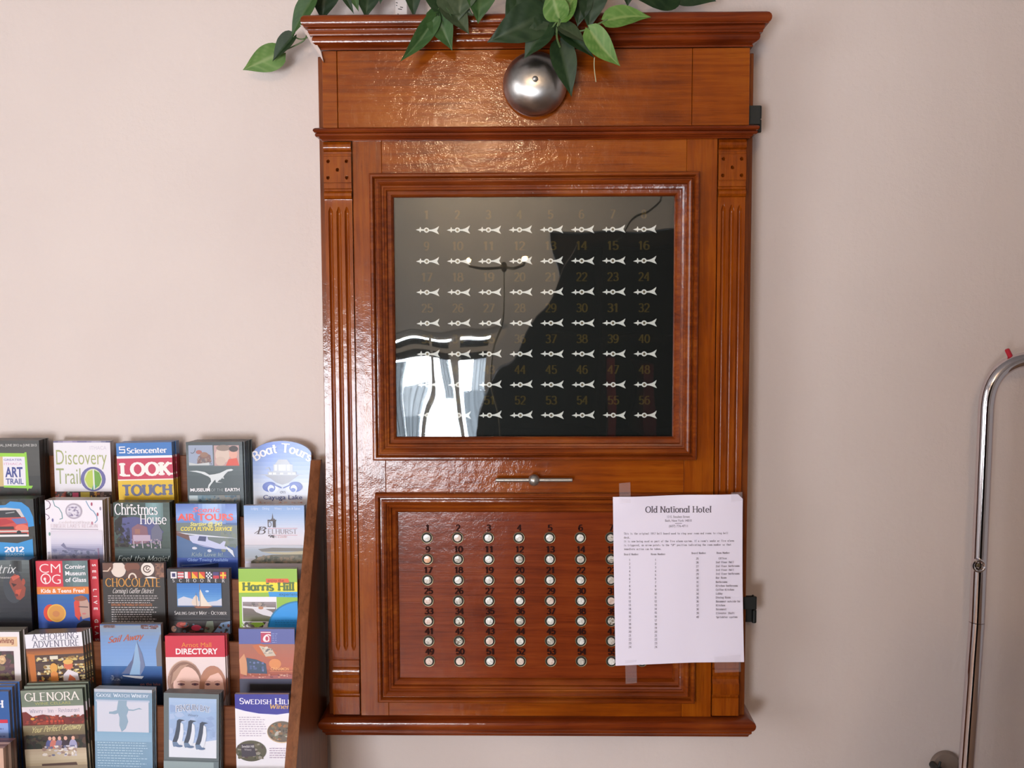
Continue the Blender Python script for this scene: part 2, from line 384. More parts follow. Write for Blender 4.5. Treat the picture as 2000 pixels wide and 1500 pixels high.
M_darkdoor = wood('dark_door_wood', (0.012, 0.007, 0.004), (0.022, 0.012, 0.007), (0.03, 0.017, 0.01), 'z', rough=0.7, coat=0.0)
WD, WM, WL = (0.115, 0.018, 0.002), (0.245, 0.047, 0.0018), (0.34, 0.083, 0.004)
M_wood_h = wood('varnished_wood_across', WD, WM, WL, 'x', ripple=0.2)
M_wood_v = wood('varnished_wood_upright', WD, WM, WL, 'z')
RD, RM, RL = (0.070, 0.009, 0.002), (0.175, 0.027, 0.004), (0.26, 0.052, 0.007)
M_red_h = wood('red_moulding_across', RD, RM, RL, 'x', coat_rough=0.08, ripple=0.1)
M_red_f = wood('red_moulding_frame', (0.06, 0.008, 0.002), (0.20, 0.036, 0.004), (0.33, 0.085, 0.009), 'x', coat_rough=0.08, ripple=0.1)
M_panel = wood('red_panel_wood', (0.085, 0.011, 0.003), (0.19, 0.030, 0.005), (0.25, 0.048, 0.008), 'x', coat_rough=0.14, ripple=0.12)
M_case = wood('case_wood', (0.05, 0.010, 0.002), (0.17, 0.036, 0.005), (0.26, 0.065, 0.009), 'z', coat=0.6)
M_rack = wood('rack_wood', (0.09, 0.028, 0.010), (0.20, 0.068, 0.026), (0.27, 0.10, 0.042), 'z', rough=0.45, coat=0.35, coat_rough=0.3)
M_rackh = wood('rack_wood_across', (0.085, 0.024, 0.010), (0.185, 0.06, 0.024), (0.24, 0.085, 0.036), 'x', rough=0.5, coat=0.2, coat_rough=0.3)

def print_mat(name, rough, coat=0.0):
    N = Nodes(name); a = N.n('ShaderNodeAttribute', attribute_name='print'); N.l(a, 'Color', N.b, 'Base Color')
    N.p(Roughness=rough, Coat_Weight=coat, Coat_Roughness=0.12); return N.m
M_print = print_mat('printed_paper', 0.45, 0.25)
M_gloss = print_mat('glossy_printed_paper', 0.25, 0.8)
M_ink = print_mat('painted_numerals', 0.6); M_ink.node_tree.nodes['Principled BSDF'].inputs['Specular IOR Level'].default_value = 0.06
M_board = plain('black_dial_board', (0.006, 0.007, 0.0065), 0.5); M_board.node_tree.nodes['Principled BSDF'].inputs['Specular IOR Level'].default_value = 0.1
M_arrow = plain('white_enamel', (0.95, 0.93, 0.90), 0.45)
M_pin = plain('brass_pin', (0.16, 0.12, 0.07), 0.4, 0.6)
M_black = plain('black_iron', (0.006, 0.007, 0.006), 0.5, 0.0)
M_brass = plain('dull_brass', (0.27, 0.22, 0.13), 0.42, 0.8)
M_well = plain('dark_well', (0.008, 0.006, 0.005), 0.7)
M_nickel = plain('dull_nickel', (0.42, 0.39, 0.36), 0.34, 0.85)
M_chrome = plain('chrome', (0.66, 0.60, 0.62), 0.09, 1.0)
M_redplug = plain('red_plastic', (0.50, 0.012, 0.03), 0.35)
M_grey = plain('grey_metal_plate', (0.27, 0.20, 0.165), 0.45, 0.3)
M_pale = plain('pale_paint', (0.62, 0.50, 0.46), 0.7)
def pearl(name, c0, c1):
    N = Nodes(name); tc = N.n('ShaderNodeTexCoord'); oi = N.n('ShaderNodeObjectInfo')
    ad = N.n('ShaderNodeVectorMath', operation='ADD'); N.l(tc, 'Object', ad, 0); N.l(oi, 'Random', ad, 1)
    n = N.n('ShaderNodeTexNoise', i_Scale=190.0, i_Detail=3.0, i_Distortion=1.5); N.l(ad, 0, n, 'Vector')
    r = ramp(N, [(0.38, c0), (0.6, c1)]); N.l(n, 0, r, 0); N.l(r, 0, N.b, 'Base Color'); N.p(Roughness=0.25, Coat_Weight=0.5); return N.m
M_pearls = [pearl('white_pearl', (0.60, 0.55, 0.50), (0.86, 0.84, 0.80)), pearl('grey_pearl', (0.36, 0.31, 0.26), (0.68, 0.62, 0.55)),
            pearl('pink_pearl', (0.62, 0.42, 0.34), (0.80, 0.66, 0.58)), pearl('mottled_pearl', (0.20, 0.15, 0.10), (0.80, 0.76, 0.68))]
M_peach = pearl('peach_pearl', (0.70, 0.36, 0.20), (0.78, 0.46, 0.30))

def bell_metal():
    N = Nodes('brushed_bell_steel'); tc = N.n('ShaderNodeTexCoord')
    mp = N.n('ShaderNodeMapping'); mp.inputs['Scale'].default_value = (300, 14, 300); N.l(tc, 'Object', mp, 'Vector')
    n = N.n('ShaderNodeTexNoise', i_Scale=0.3, i_Detail=3.0); N.l(tc, 'Object', n, 'Vector')
    n2 = N.n('ShaderNodeTexNoise', i_Scale=45.0, i_Detail=3.0); N.l(tc, 'Object', n2, 'Vector')
    r = ramp(N, [(0.3, (0.40, 0.37, 0.35)), (0.7, (0.58, 0.54, 0.52))]); N.l(n2, 0, r, 0); N.l(r, 0, N.b, 'Base Color')
    N.p(Metallic=1.0, Roughness=0.31, Anisotropic=0.5); return N.m
M_bell = bell_metal()
def pane(name, ior, tint, wob=0.0, scale=9.0, haze=0.0):
    """thin glass: fresnel mirror over a clear view"""
    N = Nodes(name); out = N.t.nodes['Material Output']
    fr = N.n('ShaderNodeFresnel'); ge = N.n('ShaderNodeNewGeometry'); ma = N.n('ShaderNodeMath', operation='MULTIPLY_ADD')
    ma.inputs[1].default_value = 1 / ior - ior; ma.inputs[2].default_value = ior; N.l(ge, 'Backfacing', ma, 0); N.l(ma, 0, fr, 'IOR')   # same mirror on both faces
    tr = N.n('ShaderNodeBsdfTransparent'); tr.inputs[0].default_value = (*tint, 1)
    gl = N.n('ShaderNodeBsdfGlossy', i_Roughness=0.015); mx = N.n('ShaderNodeMixShader')
    N.l(fr, 0, mx, 0); N.l(tr, 0, mx, 1); N.l(gl, 0, mx, 2)
    if wob:
        tc = N.n('ShaderNodeTexCoord'); mp = N.n('ShaderNodeMapping'); mp.inputs['Scale'].default_value = (1.0, 1, 0.6); N.l(tc, 'Object', mp, 'Vector')
        n = N.n('ShaderNodeTexNoise', i_Scale=scale, i_Detail=1.0, i_Roughness=0.35); N.l(mp, 0, n, 'Vector')
        b = N.n('ShaderNodeBump', i_Strength=wob, i_Distance=0.01); N.l(n, 0, b, 'Height'); N.l(b, 0, gl, 'Normal')
    if haze:                                         # a thin film of dust on the old pane
        df = N.n('ShaderNodeBsdfDiffuse'); df.inputs[0].default_value = (0.62, 0.60, 0.58, 1); m2 = N.n('ShaderNodeMixShader'); m2.inputs[0].default_value = haze
        N.l(mx, 0, m2, 1); N.l(df, 0, m2, 2); mx = m2
    N.l(mx, 0, out, 'Surface'); return N.m
M_oldglass = pane('old_wavy_glass', 1.85, (0.97, 0.98, 0.97), 0.16, 8.0, 0.003)
M_winglass = pane('window_glass', 1.4, (0.98, 0.99, 1.0))

# ------------------------------------------------------------------ the room
RX0, RX1, RY, RH = -2.6, 3.0, -4.2, 2.75
def holed(bm, a0, a1, z0, z1, holes, put):
    ea = sorted({a0, a1, *[v for h in holes for v in h[:2]]}); ez = sorted({z0, z1, *[v for h in holes for v in h[2:]]})
    for a, b in zip(ea, ea[1:]):
        for c, d in zip(ez, ez[1:]):
            if not any(h[0] <= a and b <= h[1] and h[2] <= c and d <= h[3] for h in holes): put(a, b, c, d)
b = bmesh.new(); box(b, RX0 - .12, RX1 + .12, 0, .12, 0, RH); structure('wall_front', b, M_wall, 'pale pink plastered wall behind the cabinet')
WL_ = [(-3.2, -1.7, 0.7, 2.4), (-4.1, -3.45, 0.6, 2.3)]
b = bmesh.new(); holed(b, RY, 0, 0, RH, WL_, lambda a, c, d, e: box(b, RX0 - .12, RX0, a, c, d, e)); structure('wall_left', b, M_room)
b = bmesh.new(); box(b, RX1, RX1 + .12, RY, 0, 0, RH); structure('wall_right', b, M_room)
HR = [(-1.6, -0.14, 0.42, 1.43), (0.16, 1.10, 0.0, 2.0)]
b = bmesh.new(); holed(b, RX0 - .12, RX1 + .12, 0, RH, HR, lambda a, c, d, e: box(b, a, c, RY - .12, RY, d, e)); structure('wall_rear', b, M_room)
b = bmesh.new(); box(b, RX0 - .12, RX1 + .12, RY - .12, .12, -.1, 0); structure('floor', b, M_floor)
b = bmesh.new(); box(b, RX0 - .12, RX1 + .12, RY - .12, .12, RH, RH + .1); structure('ceiling', b, M_ceil)
def window(n, put, a0, a1, z0, z1, bars, rails):
    b = bmesh.new(); w = .05
    for q in ((a0, a0 + w, z0, z1), (a1 - w, a1, z0, z1), (a0 + w, a1 - w, z0, z0 + w), (a0 + w, a1 - w, z1 - w, z1)): put(b, *q, 0)
    for v in bars: put(b, v - .014, v + .014, z0 + w, z1 - w, .01)
    for v in rails: put(b, a0 + w, a1 - w, v - .014, v + .014, .012)
    o = structure('window_%d' % n, b, M_trim)
    b = bmesh.new(); put(b, a0 + w, a1 - w, z0 + w, z1 - w, .028); obj('window_pane', b, M_winglass, o, local=True)
pl = lambda b, a, c, d, e, i: box(b, RX0 - .09 + i, RX0 - .03 - i, a, c, d, e)
pr = lambda b, a, c, d, e, i: box(b, a, c, RY - .09 + i, RY - .03 - i, d, e)
window(1, pl, *WL_[0], [-2.45], [1.6]); window(2, pl, *WL_[1], [], [1.5]); window(3, pr, *HR[0], [-1.12, -.575, -.405], [1.31])
b = bmesh.new(); box(b, .165, 1.095, RY - .08, RY - .03, 0.005, 1.995)
for z0, z1 in ((.2, .9), (1.05, 1.85)):
    for x0, x1 in ((.26, .58), (.68, 1.0)): frame_sweep(b, x0, x1, z0, z1, RY - .03, [(0, 0), (.01, .008), (.03, .008), (.04, 0)]) if 0 else box(b, x0, x1, RY - .03, RY - .022, z0, z1, .006)
structure('door_1', b, M_darkdoor)
def sheer(name, v):
    N = Nodes(name); t = N.n('ShaderNodeBsdfTranslucent'); t.inputs[0].default_value = (*v, 1); N.t.links.new(t.outputs[0], N.t.nodes['Material Output'].inputs['Surface']); return N.m
M_sheer, M_sheer2 = sheer('grey_sheer_curtain', (.07, .078, .086)), sheer('thin_sheer_curtain', (.14, .15, .16))
w3 = bpy.data.objects['window_3']
for x0, x1, z0, z1, m in ((-.80, -.735, .42, 1.24, M_sheer), (-.735, -.61, .42, .93, M_sheer), (-.735, -.61, .93, 1.10, M_sheer2), (-.50, -.43, .99, 1.25, M_sheer2), (-.37, -.14, .42, 1.06, M_sheer), (-.31, -.14, 1.06, 1.25, M_sheer2)):
    b = bmesh.new(); n = 14; f0 = None
    for i in range(n + 1):
        x = x0 + (x1 - x0) * i / n; y = RY - .105 + .008 * math.sin(i * 2.4)
        f1 = [b.verts.new((x, y, z0)), b.verts.new((x, y, z1))]
        if f0: b.faces.new((f0[0], f1[0], f1[1], f0[1]))
        f0 = f1
    obj('curtain', b, m, w3, local=True)
b = bmesh.new(); box(b, -1.6, -.14, RY - .12, RY - .095, 1.25, 1.365); obj('valance', b, M_darkdoor, w3, local=True)
# tall dark bookcase added behind the viewer: it stands in for the viewer's dark outline in the glass, and it shades the right of the wall
bk = thing('occluder', (.25, -2.12, 0), 'tall dark wooden bookcase added to shade the wall and darken the glass reflection', 'occluder')
b = bmesh.new(); prism(b, [(-.25, 0), (.66, 0), (.66, 1.79), (.16, 1.79), (.10, 1.66), (-.17, 1.15), (-.22, 1.0)], -2.27, -2.26)
for p in ([(-.25, 0), (-.228, 0), (-.198, 1.0), (-.15, 1.14), (.12, 1.65), (.182, 1.79), (.16, 1.79), (.10, 1.66), (-.17, 1.15), (-.22, 1.0)], [(.26, 0), (.282, 0), (.282, 1.79), (.26, 1.79)], [(.638, 0), (.66, 0), (.66, 1.79), (.638, 1.79)]): prism(b, p, -2.259, -1.95)
obj('carcass', b, M_darkdoor, bk)
for i in range(6):
    b = bmesh.new(); z = .04 + i * .345;  box(b, (-.22, -.21, -.20, -.13, .06, .18)[i], .637, -2.258, -1.955, z, z + .022); obj('shelf', b, M_darkdoor, bk)

for x0, x1, h, col, t in ((.289, .325, .27, (.42, .015, .03), 'bright red binder on the dark bookcase, first from its upright'), (.402, .440, .255, (.22, .012, .03), 'dull red binder on the dark bookcase, second from its upright')):
    b = bmesh.new(); box(b, x0, x1, -2.20, -1.965, 1.0971, 1.0971 + h, .002); tag(obj('binder', b, plain('binder_red', col, .5)), t, 'binder')
b = bmesh.new(); tube(b, [(.30, -2.1, 1.793), (.305, -2.02, 1.793), (.325, -1.98, 1.80), (.37, -1.97, 1.86), (.43, -1.97, 1.92), (.47, -1.98, 2.05), (.50, -2.0, 2.4), (.50, -2.0, RH - .002)], .003, 8)
tag(obj('cable', b, M_black), 'thin black cable running from the ceiling to the bookcase top', 'cable')

# ------------------------------------------------------------------ the annunciator cabinet
F = -0.09                                           # plane of the cabinet's door
cab = thing('annunciator_cabinet', (0.009, -0.002, 0.8275), 'varnished wooden servant-bell cabinet with glazed dial of arrows and pearl call buttons', 'cabinet')
def zp(py, Y=F, px=1000): return P(px, py, Y).z
CX0, CX1 = -0.3425, 0.3615
b = bmesh.new()
for q in ((CX0, -0.286, -.002, -.082), (0.303, CX1, -.002, -.082)): box(b, q[0], q[1], q[3], q[2], .858, 1.957, .0008, 1)
box(b, -0.286, 0.303, -.012, -.002, .858, 1.957); box(b, -0.286, 0.303, -.082, -.012, 1.815, 1.957); box(b, -0.286, 0.303, -.082, -.012, .858, .87)
obj('case', b, M_case, cab)
# crown moulding
prof = [(0, 95), (.0035, 95), (.0035, 91.5), (.0022, 90.5), (.0045, 88), (.0085, 84.5), (.0118, 80), (.0130, 75), (.0128, 71), (.0115, 68), (.0158, 66.5), (.0165, 64.5), (.0165, 61.5), (.0180, 60), (.0180, 57.5),
        (.0186, 54), (.0206, 51), (.0236, 49), (.0236, 46.5), (.0258, 44.5), (.0273, 40), (.0276, 35), (.0266, 30.5), (.0240, 27.2), (.0200, 26)]
b = bmesh.new(); u_sweep(b, [(d, zp(y, -.098 - d)) for d, y in prof], -0.3325, 0.352, -.098, -.0015)
crown = obj('crown_moulding', b, M_red_h, cab)
b = bmesh.new(); prism(b, [(P(x, y, -.104).x, P(x, y, -.104).z) for x, y in ((586.5, 49), (594, 51), (600, 60), (608, 66), (616, 82), (627, 100), (632, 121), (621, 103), (607, 82), (593, 60))], -.106, -.094)
obj('paint_smear', b, M_pale, crown)['label'] = 'pale paint smeared on the mitred end of the moulding'
# frieze: three boards
b = bmesh.new(); xa, xb = P(659, 180, -.098).x, P(1352, 180, -.098).x
for q in ((-0.3325, xa - .0004), (xa + .0004, xb - .0003), (xb + .0003, 0.352)): box(b, q[0], q[1], -.098, -.0822, 1.838, 1.962, .0007, 1)
obj('frieze_board', b, M_wood_h, cab)
prof = [(0, 273), (.002, 273), (.003, 270), (.0055, 267.5), (.0065, 265.5), (.0105, 264.5), (.0118, 262), (.0115, 259), (.0095, 257.3), (.0125, 256.2), (.0146, 252.5), (.0140, 249.3), (.0115, 247.3), (.004, 246.6)]
b = bmesh.new(); u_sweep(b, [(d, zp(y, -.093 - d)) for d, y in prof], -0.333, 0.3525, -.093, -.0015)
obj('band_moulding', b, M_red_h, cab)
prof = [(0, 1437), (.004, 1437), (.005, 1434), (.0088, 1431.5), (.0088, 1427.5), (.0118, 1426), (.0140, 1422.5), (.0148, 1417.5), (.0136, 1412.5), (.011, 1409), (.003, 1401), (0, 1399)]
b = bmesh.new(); u_sweep(b, [(d, zp(y, -.092 - d)) for d, y in prof], -0.3425, 0.3615, -.092, -.0015)
obj('bottom_ledge', b, M_red_h, cab)
# fluted pilasters with carved blocks at both ends
def pilaster(x0, x1, label):
    w = x1 - x0; ztop, zbot = zp(273.5), zp(1397); Y = -.0905
    zc = lambda y: zp(y, -.095)
    H = [(zc(274), .001), (zc(277), .0035), (zc(281), .0062), (zc(286), .0066), (zc(291), .0048), (zc(294), .0008), (zc(297), .0006), (zc(298), .0032), (zc(303), .0034), (zc(303.6), .0042), (zc(354), .0042), (zc(354.6), .0022), (zc(356), .0022),
         (zc(356.6), .0036), (zc(366), .0036), (zc(367.5), .0008), (zc(370.5), .0008), (zc(372), .0036), (zc(376), .0064), (zc(381), .0064), (zc(385), .0042), (zc(387), .0002), (zc(389), 0.0),
         (zc(1288), 0.0), (zc(1289.5), -.0014), (zc(1291), -.0014), (zc(1292), .0012), (zc(1302), .0014), (zc(1303), -.0008), (zc(1306), -.0008), (zc(1308), .002), (zc(1312), .0034), (zc(1316), .0034), (zc(1317), .0044),
         (zc(1318.5), .0044), (zc(1321), .001), (zc(1327), 0.0), (zc(1332), .0024), (zc(1335), .0052), (zc(1352), .0064), (zc(1356), .0048), (zc(1357.5), 0.0), (zc(1361), 0.0), (zc(1363), .003), (zc(1397), .0034)][::-1]
    holes = [(x0 + w * u, zc(v)) for u, v in ((.17, 313), (.83, 313), (.5, 329.5), (.15, 345), (.83, 345))]
    fl = [x0 + w * u for u in (.2, .5, .8)]; f0, f1 = zc(1272), zc(403)
    def h(x, z):
        v = interp(z, H)
        e = min(1.0, max(0.0, (z - f0) / .010, 0)) * min(1.0, max(0.0, (f1 - z) / .010))
        if e > 0:
            for c in fl:
                d = abs(x - c) / (.0034 * min(1, .25 + e))
                if d < 1: v -= .0048 * math.sqrt(1 - d * d) * math.sqrt(e)
        for hx, hz in holes:
            d = math.hypot(x - hx, z - hz)
            if d < .0026: v -= .010 * (1 - (d / .0026) ** 4)
        return v
    xs = span(x0, x1, 67)
    zs = sorted({round(v, 5) for v in [q[0] for q in H] + span(zc(356), zc(302), 62) + span(f0 - .001, f0 + .014, 8) + span(f1 - .014, f1 + .001, 8) + span(f0 + .02, f1 - .02, 12)
                 + [zc(283.5), zc(288.5), zc(378.5), zc(374), zc(383), zc(310), zc(1344), zc(1354.5), zc(1329), zc(1324)]})
    b = bmesh.new(); field(b, xs, zs, h, Y, -.0815)
    obj('pilaster', b, M_wood_v, cab)
pilaster(-0.3335, -0.2888, 0); pilaster(0.3050, 0.3492, 1)
# the door: two stiles and three rails
GX0, GX1, GZ0, GZ1 = -0.2596, 0.2738, 1.2990, 1.7680
BX0, BX1, BZ0, BZ1 = -0.2572, 0.2752, 0.8880, 1.2440
DT, DB = 1.823, 0.8605
for x0, x1 in ((-0.2872, -0.240), (0.2545, 0.3038)):
    b = bmesh.new(); box(b, x0, x1, F, -.0705, DB, DT, .0008, 1); obj('stile', b, M_wood_v, cab)
for z0, z1 in ((GZ1 - .02, DT), (BZ1 - .02, GZ0 + .02), (DB, BZ0 + .02)):
    b = bmesh.new(); box(b, -0.2397, 0.2542, F + .0002, -.0705, z0, z1, .0005, 1); obj('rail', b, M_wood_h, cab)
MP = [(0, -.001), (0, .0085), (.0008, .0112), (.0030, .0128), (.0056, .0126), (.0074, .0104), (.0080, .0066), (.0088, .0050), (.0104, .0052), (.0108, .0086), (.0118, .0103), (.0142, .0108), (.0168, .0094), (.0190, .0066), (.0200, .0046),
      (.0224, .0040), (.0230, .0022), (.0262, .0012), (.0272, -.0006), (.0276, -.0040), (.0292, -.0044), (.0330, -.0052), (.0352, -.0074), (.0366, -.0105), (.0372, -.0135), (.0372, -.0150)]
b = bmesh.new(); frame_sweep(b, GX0, GX1, GZ0, GZ1, F, MP); gf = obj('glass_frame', b, M_red_f, cab)
MB = [(i * .96, h) for i, h in MP]
b = bmesh.new(); frame_sweep(b, BX0, BX1, BZ0, BZ1, F, MB); obj('panel_moulding', b, M_red_f, cab)
b = bmesh.new(); box(b, GX0 + .0345, GX1 - .0345, -.0772, -.0742, GZ0 + .0345, GZ1 - .0345); obj('glass_pane', b, M_oldglass, cab)['label'] = 'old wavy glass'
# black dial board with gold numerals
b = bmesh.new(); box(b, GX0 + .0255, GX1 - .0255, -.067, -.062, GZ0 + .0255, GZ1 - .0255)
nm = Art(0, 0, 2000, 2000, 1); nm.clip = False
H0, H1, H2, H3 = P(833, 449.5, -.069), P(1257.5, 448, -.069), P(835.5, 811, -.069), P(1258.5, 811, -.069)
def grid(i, j, n, m, a, c, d, e):
    u, v = i / n, j / m
    return (a * (1 - u) + c * u) * (1 - v) + (d * (1 - u) + e * u) * v
for j in range(7):
    for i in range(8):
        p = grid(i, j, 7, 6, H0, H1, H2, H3)
        nm.serif(str(j * 8 + i + 1), p.x, -(p.z + .0185), .0135, (78, 66, 36), thick=.2, thin=.09, ser=.05, al='c', fit=(.0185 if j * 8 + i > 8 else .0085))
nm.g = 1.0; nm.emit(b, -.0672 , mi=1)
cl = b.loops.layers.float_color['print']
obj('dial_board', b, [M_board, M_ink], cab, angle=0, clean=False)
AR = [(-21, .4), (-15.5, -1.6), (-13.6, -2.2), (-13, -5.2), (-11.6, -5.2), (-10.6, -1.7), (-5, -1.3), (-4, -3.2), (-2, -4.6), (0, -5), (2, -4.6), (4, -3.2), (5, -1.2), (10, -1.7), (15.5, -3.4), (20, -6), (24.2, -9), (22.6, -4), (20.6, -.4),
      (22.8, 3.4), (25, 7), (20, 5), (15, 3), (10, 1.6), (5, 1.3), (4, 3.2), (2, 4.6), (0, 5), (-2, 4.6), (-4, 3.2), (-5, 1.4), (-10.6, 1.8), (-11.6, 4.6), (-13, 4.6), (-13.6, 2.2), (-15.5, 2)]
k = (H1.x - H0.x) / 424.5
b = bmesh.new(); prism(b, [(x * k, -y * k) for x, y in AR], -.0005, .0005); a0 = obj('pointer_arrow', b, M_arrow, cab, local=True, angle=20)
b = bmesh.new(); lathe_y(b, [(.0021, -.0018), (.0021, .0008), (.0014, .0013), (0, .0014)], (0, 0, 0), 12); a1 = obj('pivot_pin', b, M_pin, a0, local=True)
for j in range(7):
    for i in range(8):
        p = grid(i, j, 7, 6, H0, H1, H2, H3)
        o = a0 if i + j == 0 else copy_tree(a0, cab)
        o.location = p - cab.location; o.rotation_euler = (0, R(random.uniform(-1.5, 2.2) + (3 if i + j == 0 else 0)), 0)
# button board, its numerals and the mother-of-pearl buttons
b = bmesh.new(); box(b, BX0 + .034, BX1 - .034, -.0775, -.0705, BZ0 + .034, BZ1 - .034)
YB = -.0776
rows = [(834, 1193, 1050), (835, 1193.5, 1092), (835.5, 1193.5, 1132.5), (836, 1194, 1173), (837, 1194, 1212.5), (837.5, 1194, 1251.5), (838.5, 1194.5, 1291)]
nm = Art(0, 0, 2000, 2000, 1); nm.clip = False; spots = []
for j, (xa, xb, y) in enumerate(rows):
    for i in range(8):
        if i == 7 and j < 6: continue
        px = xa + (xb - xa) * i / 6; p = P(px, y, YB); spots.append((i, j, p))
        q = P(px + 1, y - 13.5, YB); n = j * 8 + i + 1
        nm.serif(str(n), q.x, -q.z, .0098, (44, 18, 13), thick=.26, thin=.13, ser=.06, al='c', fit=(.0140 if n > 9 else .0070))
nm.emit(b, YB + .0001, mi=1)
obj('button_board', b, [M_panel, M_ink], cab, angle=0, clean=False)
b = bmesh.new(); lathe_y(b, [(.0098, 0), (.0098, .0012), (.0093, .0018), (.0086, .0017), (.0083, .0008), (.0083, .0004)], (0, 0, 0), 28); c0 = obj('call_button', b, M_brass, cab, local=True)
b = bmesh.new(); lathe_y(b, [(.0084, .0005), (0, .0005)], (0, 0, 0), 28); c1 = obj('button_well', b, M_well, c0, local=True)
b = bmesh.new(); lathe_y(b, [(.0062, .0004), (.0062, .0024), (.0057, .0031), (.003, .0034), (0, .0035)], (0, 0, 0), 24); c2 = obj('pearl_cap', b, M_pearls[0], c0, local=True)
caps = []
for m in M_pearls + [M_peach]:
    me = c2.data.copy(); me.materials.clear(); me.materials.append(m); caps.append(me)
for n, (i, j, p) in enumerate(spots):
    o = c0 if n == 0 else copy_tree(c0, cab)
    o.location = p - cab.location
    pc = [c for c in o.children if c.name.startswith('pearl')][0]
    pc.data = caps[4] if (i, j) == (0, 1) else caps[2] if (i, j) in ((1, 0), (4, 3), (0, 3)) else caps[0] if (i, j) in ((0, 0), (3, 0), (5, 0), (2, 1), (1, 2), (4, 2), (2, 4), (4, 4), (5, 5)) else caps[3] if (i, j) in ((1, 4), (1, 5), (6, 1), (6, 4)) else caps[random.choice((0, 1, 1, 2, 0))]
# bell, hinges, bar handle
bc = P(1045, 165, -.112)
b = bmesh.new(); lathe_y(b, [(.0470, .004), (.0496, .0), (.0508, .0004), (.0508, .003), (.0497, .0082), (.0465, .0150), (.0415, .0215), (.0345, .0272), (.0255, .0315), (.0150, .0340), (.0065, .0347), (0, .0348)], (bc.x, -.112, bc.z), 64)
lathe_y(b, [(.008, -.0139), (.008, .03)], (bc.x, -.112, bc.z), 20)
bell = obj('bell_gong', b, M_bell, cab); bell['label'] = 'round brushed steel bell gong'
b = bmesh.new(); lathe_y(b, [(.0046, .0344), (.0046, .0362), (.0038, .0384), (.0018, .0398), (0, .0401)], (bc.x, -.112, bc.z + .0008), 20); obj('screw', b, M_nickel, bell)
def hinge(y0, y1, xk, plate):
    z0, z1 = zp(y1, -.075, xk), zp(y0, -.075, xk); x = P(xk, (y0 + y1) / 2, -.075).x
    b = bmesh.new(); zm = (z0 + z1) / 2
    for a, c in ((z0, zm - .0006), (zm + .0006, z1)): tube(b, [(x, -.075, a), (x, -.075, a + .0008), (x, -.075, c - .0008), (x, -.075, c)], [.0034, .0040, .0040, .0034], 14)
    zz0 = zp(plate[1], -.084, xk); zz1 = zp(plate[0], -.084, xk)
    box(b, x - .020, x, -.0845, -.0822, zz0, zz1, .0004, 1); box(b, x - .003, x - .0005, -.083, -.07, zz0, zz1)
    box(b, CX1, x, -.072, -.069, z0, z1)
    obj('hinge', b, M_black, cab)['label'] = 'black iron hinge'
hinge(207, 259, 1482.5, (206, 243)); hinge(1165, 1216, 1473, (1166, 1190))
hz = P(1043, 937.5, -.105); hx0, hx1 = P(968, 937.5, -.105).x, P(1118, 937.5, -.105).x
b = bmesh.new(); tube(b, [(hx0, -.105, hz.z), (hx0 + .0006, -.105, hz.z), (hx1 - .0006, -.105, hz.z), (hx1, -.105, hz.z)], [.0029, .0034, .0034, .0029], 16)
hb = obj('bar_handle', b, M_nickel, cab); hb['label'] = 'dull metal bar handle'
b = bmesh.new(); lathe_y(b, [(.0045, -.015), (.0045, -.008)] + [(.0096 * math.sin(R(a)), -.0096 * math.cos(R(a))) for a in range(30, 181, 10)], (hz.x, -.105, hz.z), 28); obj('ball', b, M_nickel, hb)

# ------------------------------------------------------------------ the taped notice
YN = -.1085
pt = [P(x, y, YN) for x, y in ((1197, 970.5), (1443, 965), (1451, 973), (1451.5, 1290), (1202, 1299.5))]
note = thing('notice_sheet', P(1325, 1297, YN), 'white typed hotel notice taped over the lower corner of the cabinet', 'notice')
NW, NH = 250.0, 329.0
TL, TR, BR, BL = P(1197, 970.5, YN), P(1450.5, 964.5, YN), P(1451.5, 1290, YN), P(1202, 1299.5, YN)
def onnote(u, d, v):
    """u, v from 0 to 1 across and down the sheet; d lifts off it"""
    p = (TL * (1 - u) + TR * u) * (1 - v) + (BL * (1 - u) + BR * u) * v
    bend = .0035 * math.sin(u * 2.6 + .6) * v + .0065 * max(0, u - .6) * max(0, v - .55) * 6 - .003 * math.sin(math.pi * v) + .003 * max(0, .12 - v) / .12 * math.sin(u * 9)
    return Vector((p.x, YN - bend * 1.0 + d, p.z + .004 * max(0, v - .9) * 10 * (math.sin(u * 3.3) * .25)))
b = bmesh.new(); n, m = 26, 34
vg = [[b.verts.new(onnote(i / n, 0, j / m)) for j in range(m + 1)] for i in range(n + 1)]
cl = b.loops.layers.float_color.new('print')
for i in range(n):
    for j in range(m):
        if i == n - 1 and j == 0: continue
        f = b.faces.new((vg[i][j], vg[i + 1][j], vg[i + 1][j + 1], vg[i][j + 1])); f.smooth = True
        for l in f.loops: l[cl] = (0.88, 0.79, 0.92, 1)
f = b.faces.new((vg[n - 1][0], vg[n][1], vg[n - 1][1]))
for l in f.loops: l[cl] = (0.88, 0.79, 0.92, 1)
A = Art(0, 0, 2000, 2000, 1); A.clip = False
def nmap(x, y):                                     # photo pixel of the sheet -> share of the sheet
    v = (y - 970) / 327.0; v += (x - 1325) / 252.0 * (.017 if v < .5 else .024)
    xl = 1197 + 5 * v; return (x - xl) / (253.5 - 4 * v), v
K = (96, 84, 96); K2 = (120, 108, 120)
A.serif('Old National Hotel', 1325, 1003, 11.6, K, thick=.17, thin=.07, ser=.09, fit=129, al='c')
for t, y, w in (('13 E. Steuben Street', 1013.5, 45), ('Bath, New York 14810', 1021, 52), ('(607) 776-4711', 1031.5, 37)): A.sans(t, 1325, y, 4.4, K2, .006, fit=w, al='c')
A.line([(1319, 1024.4), (1332, 1024.2)], .9, K2)
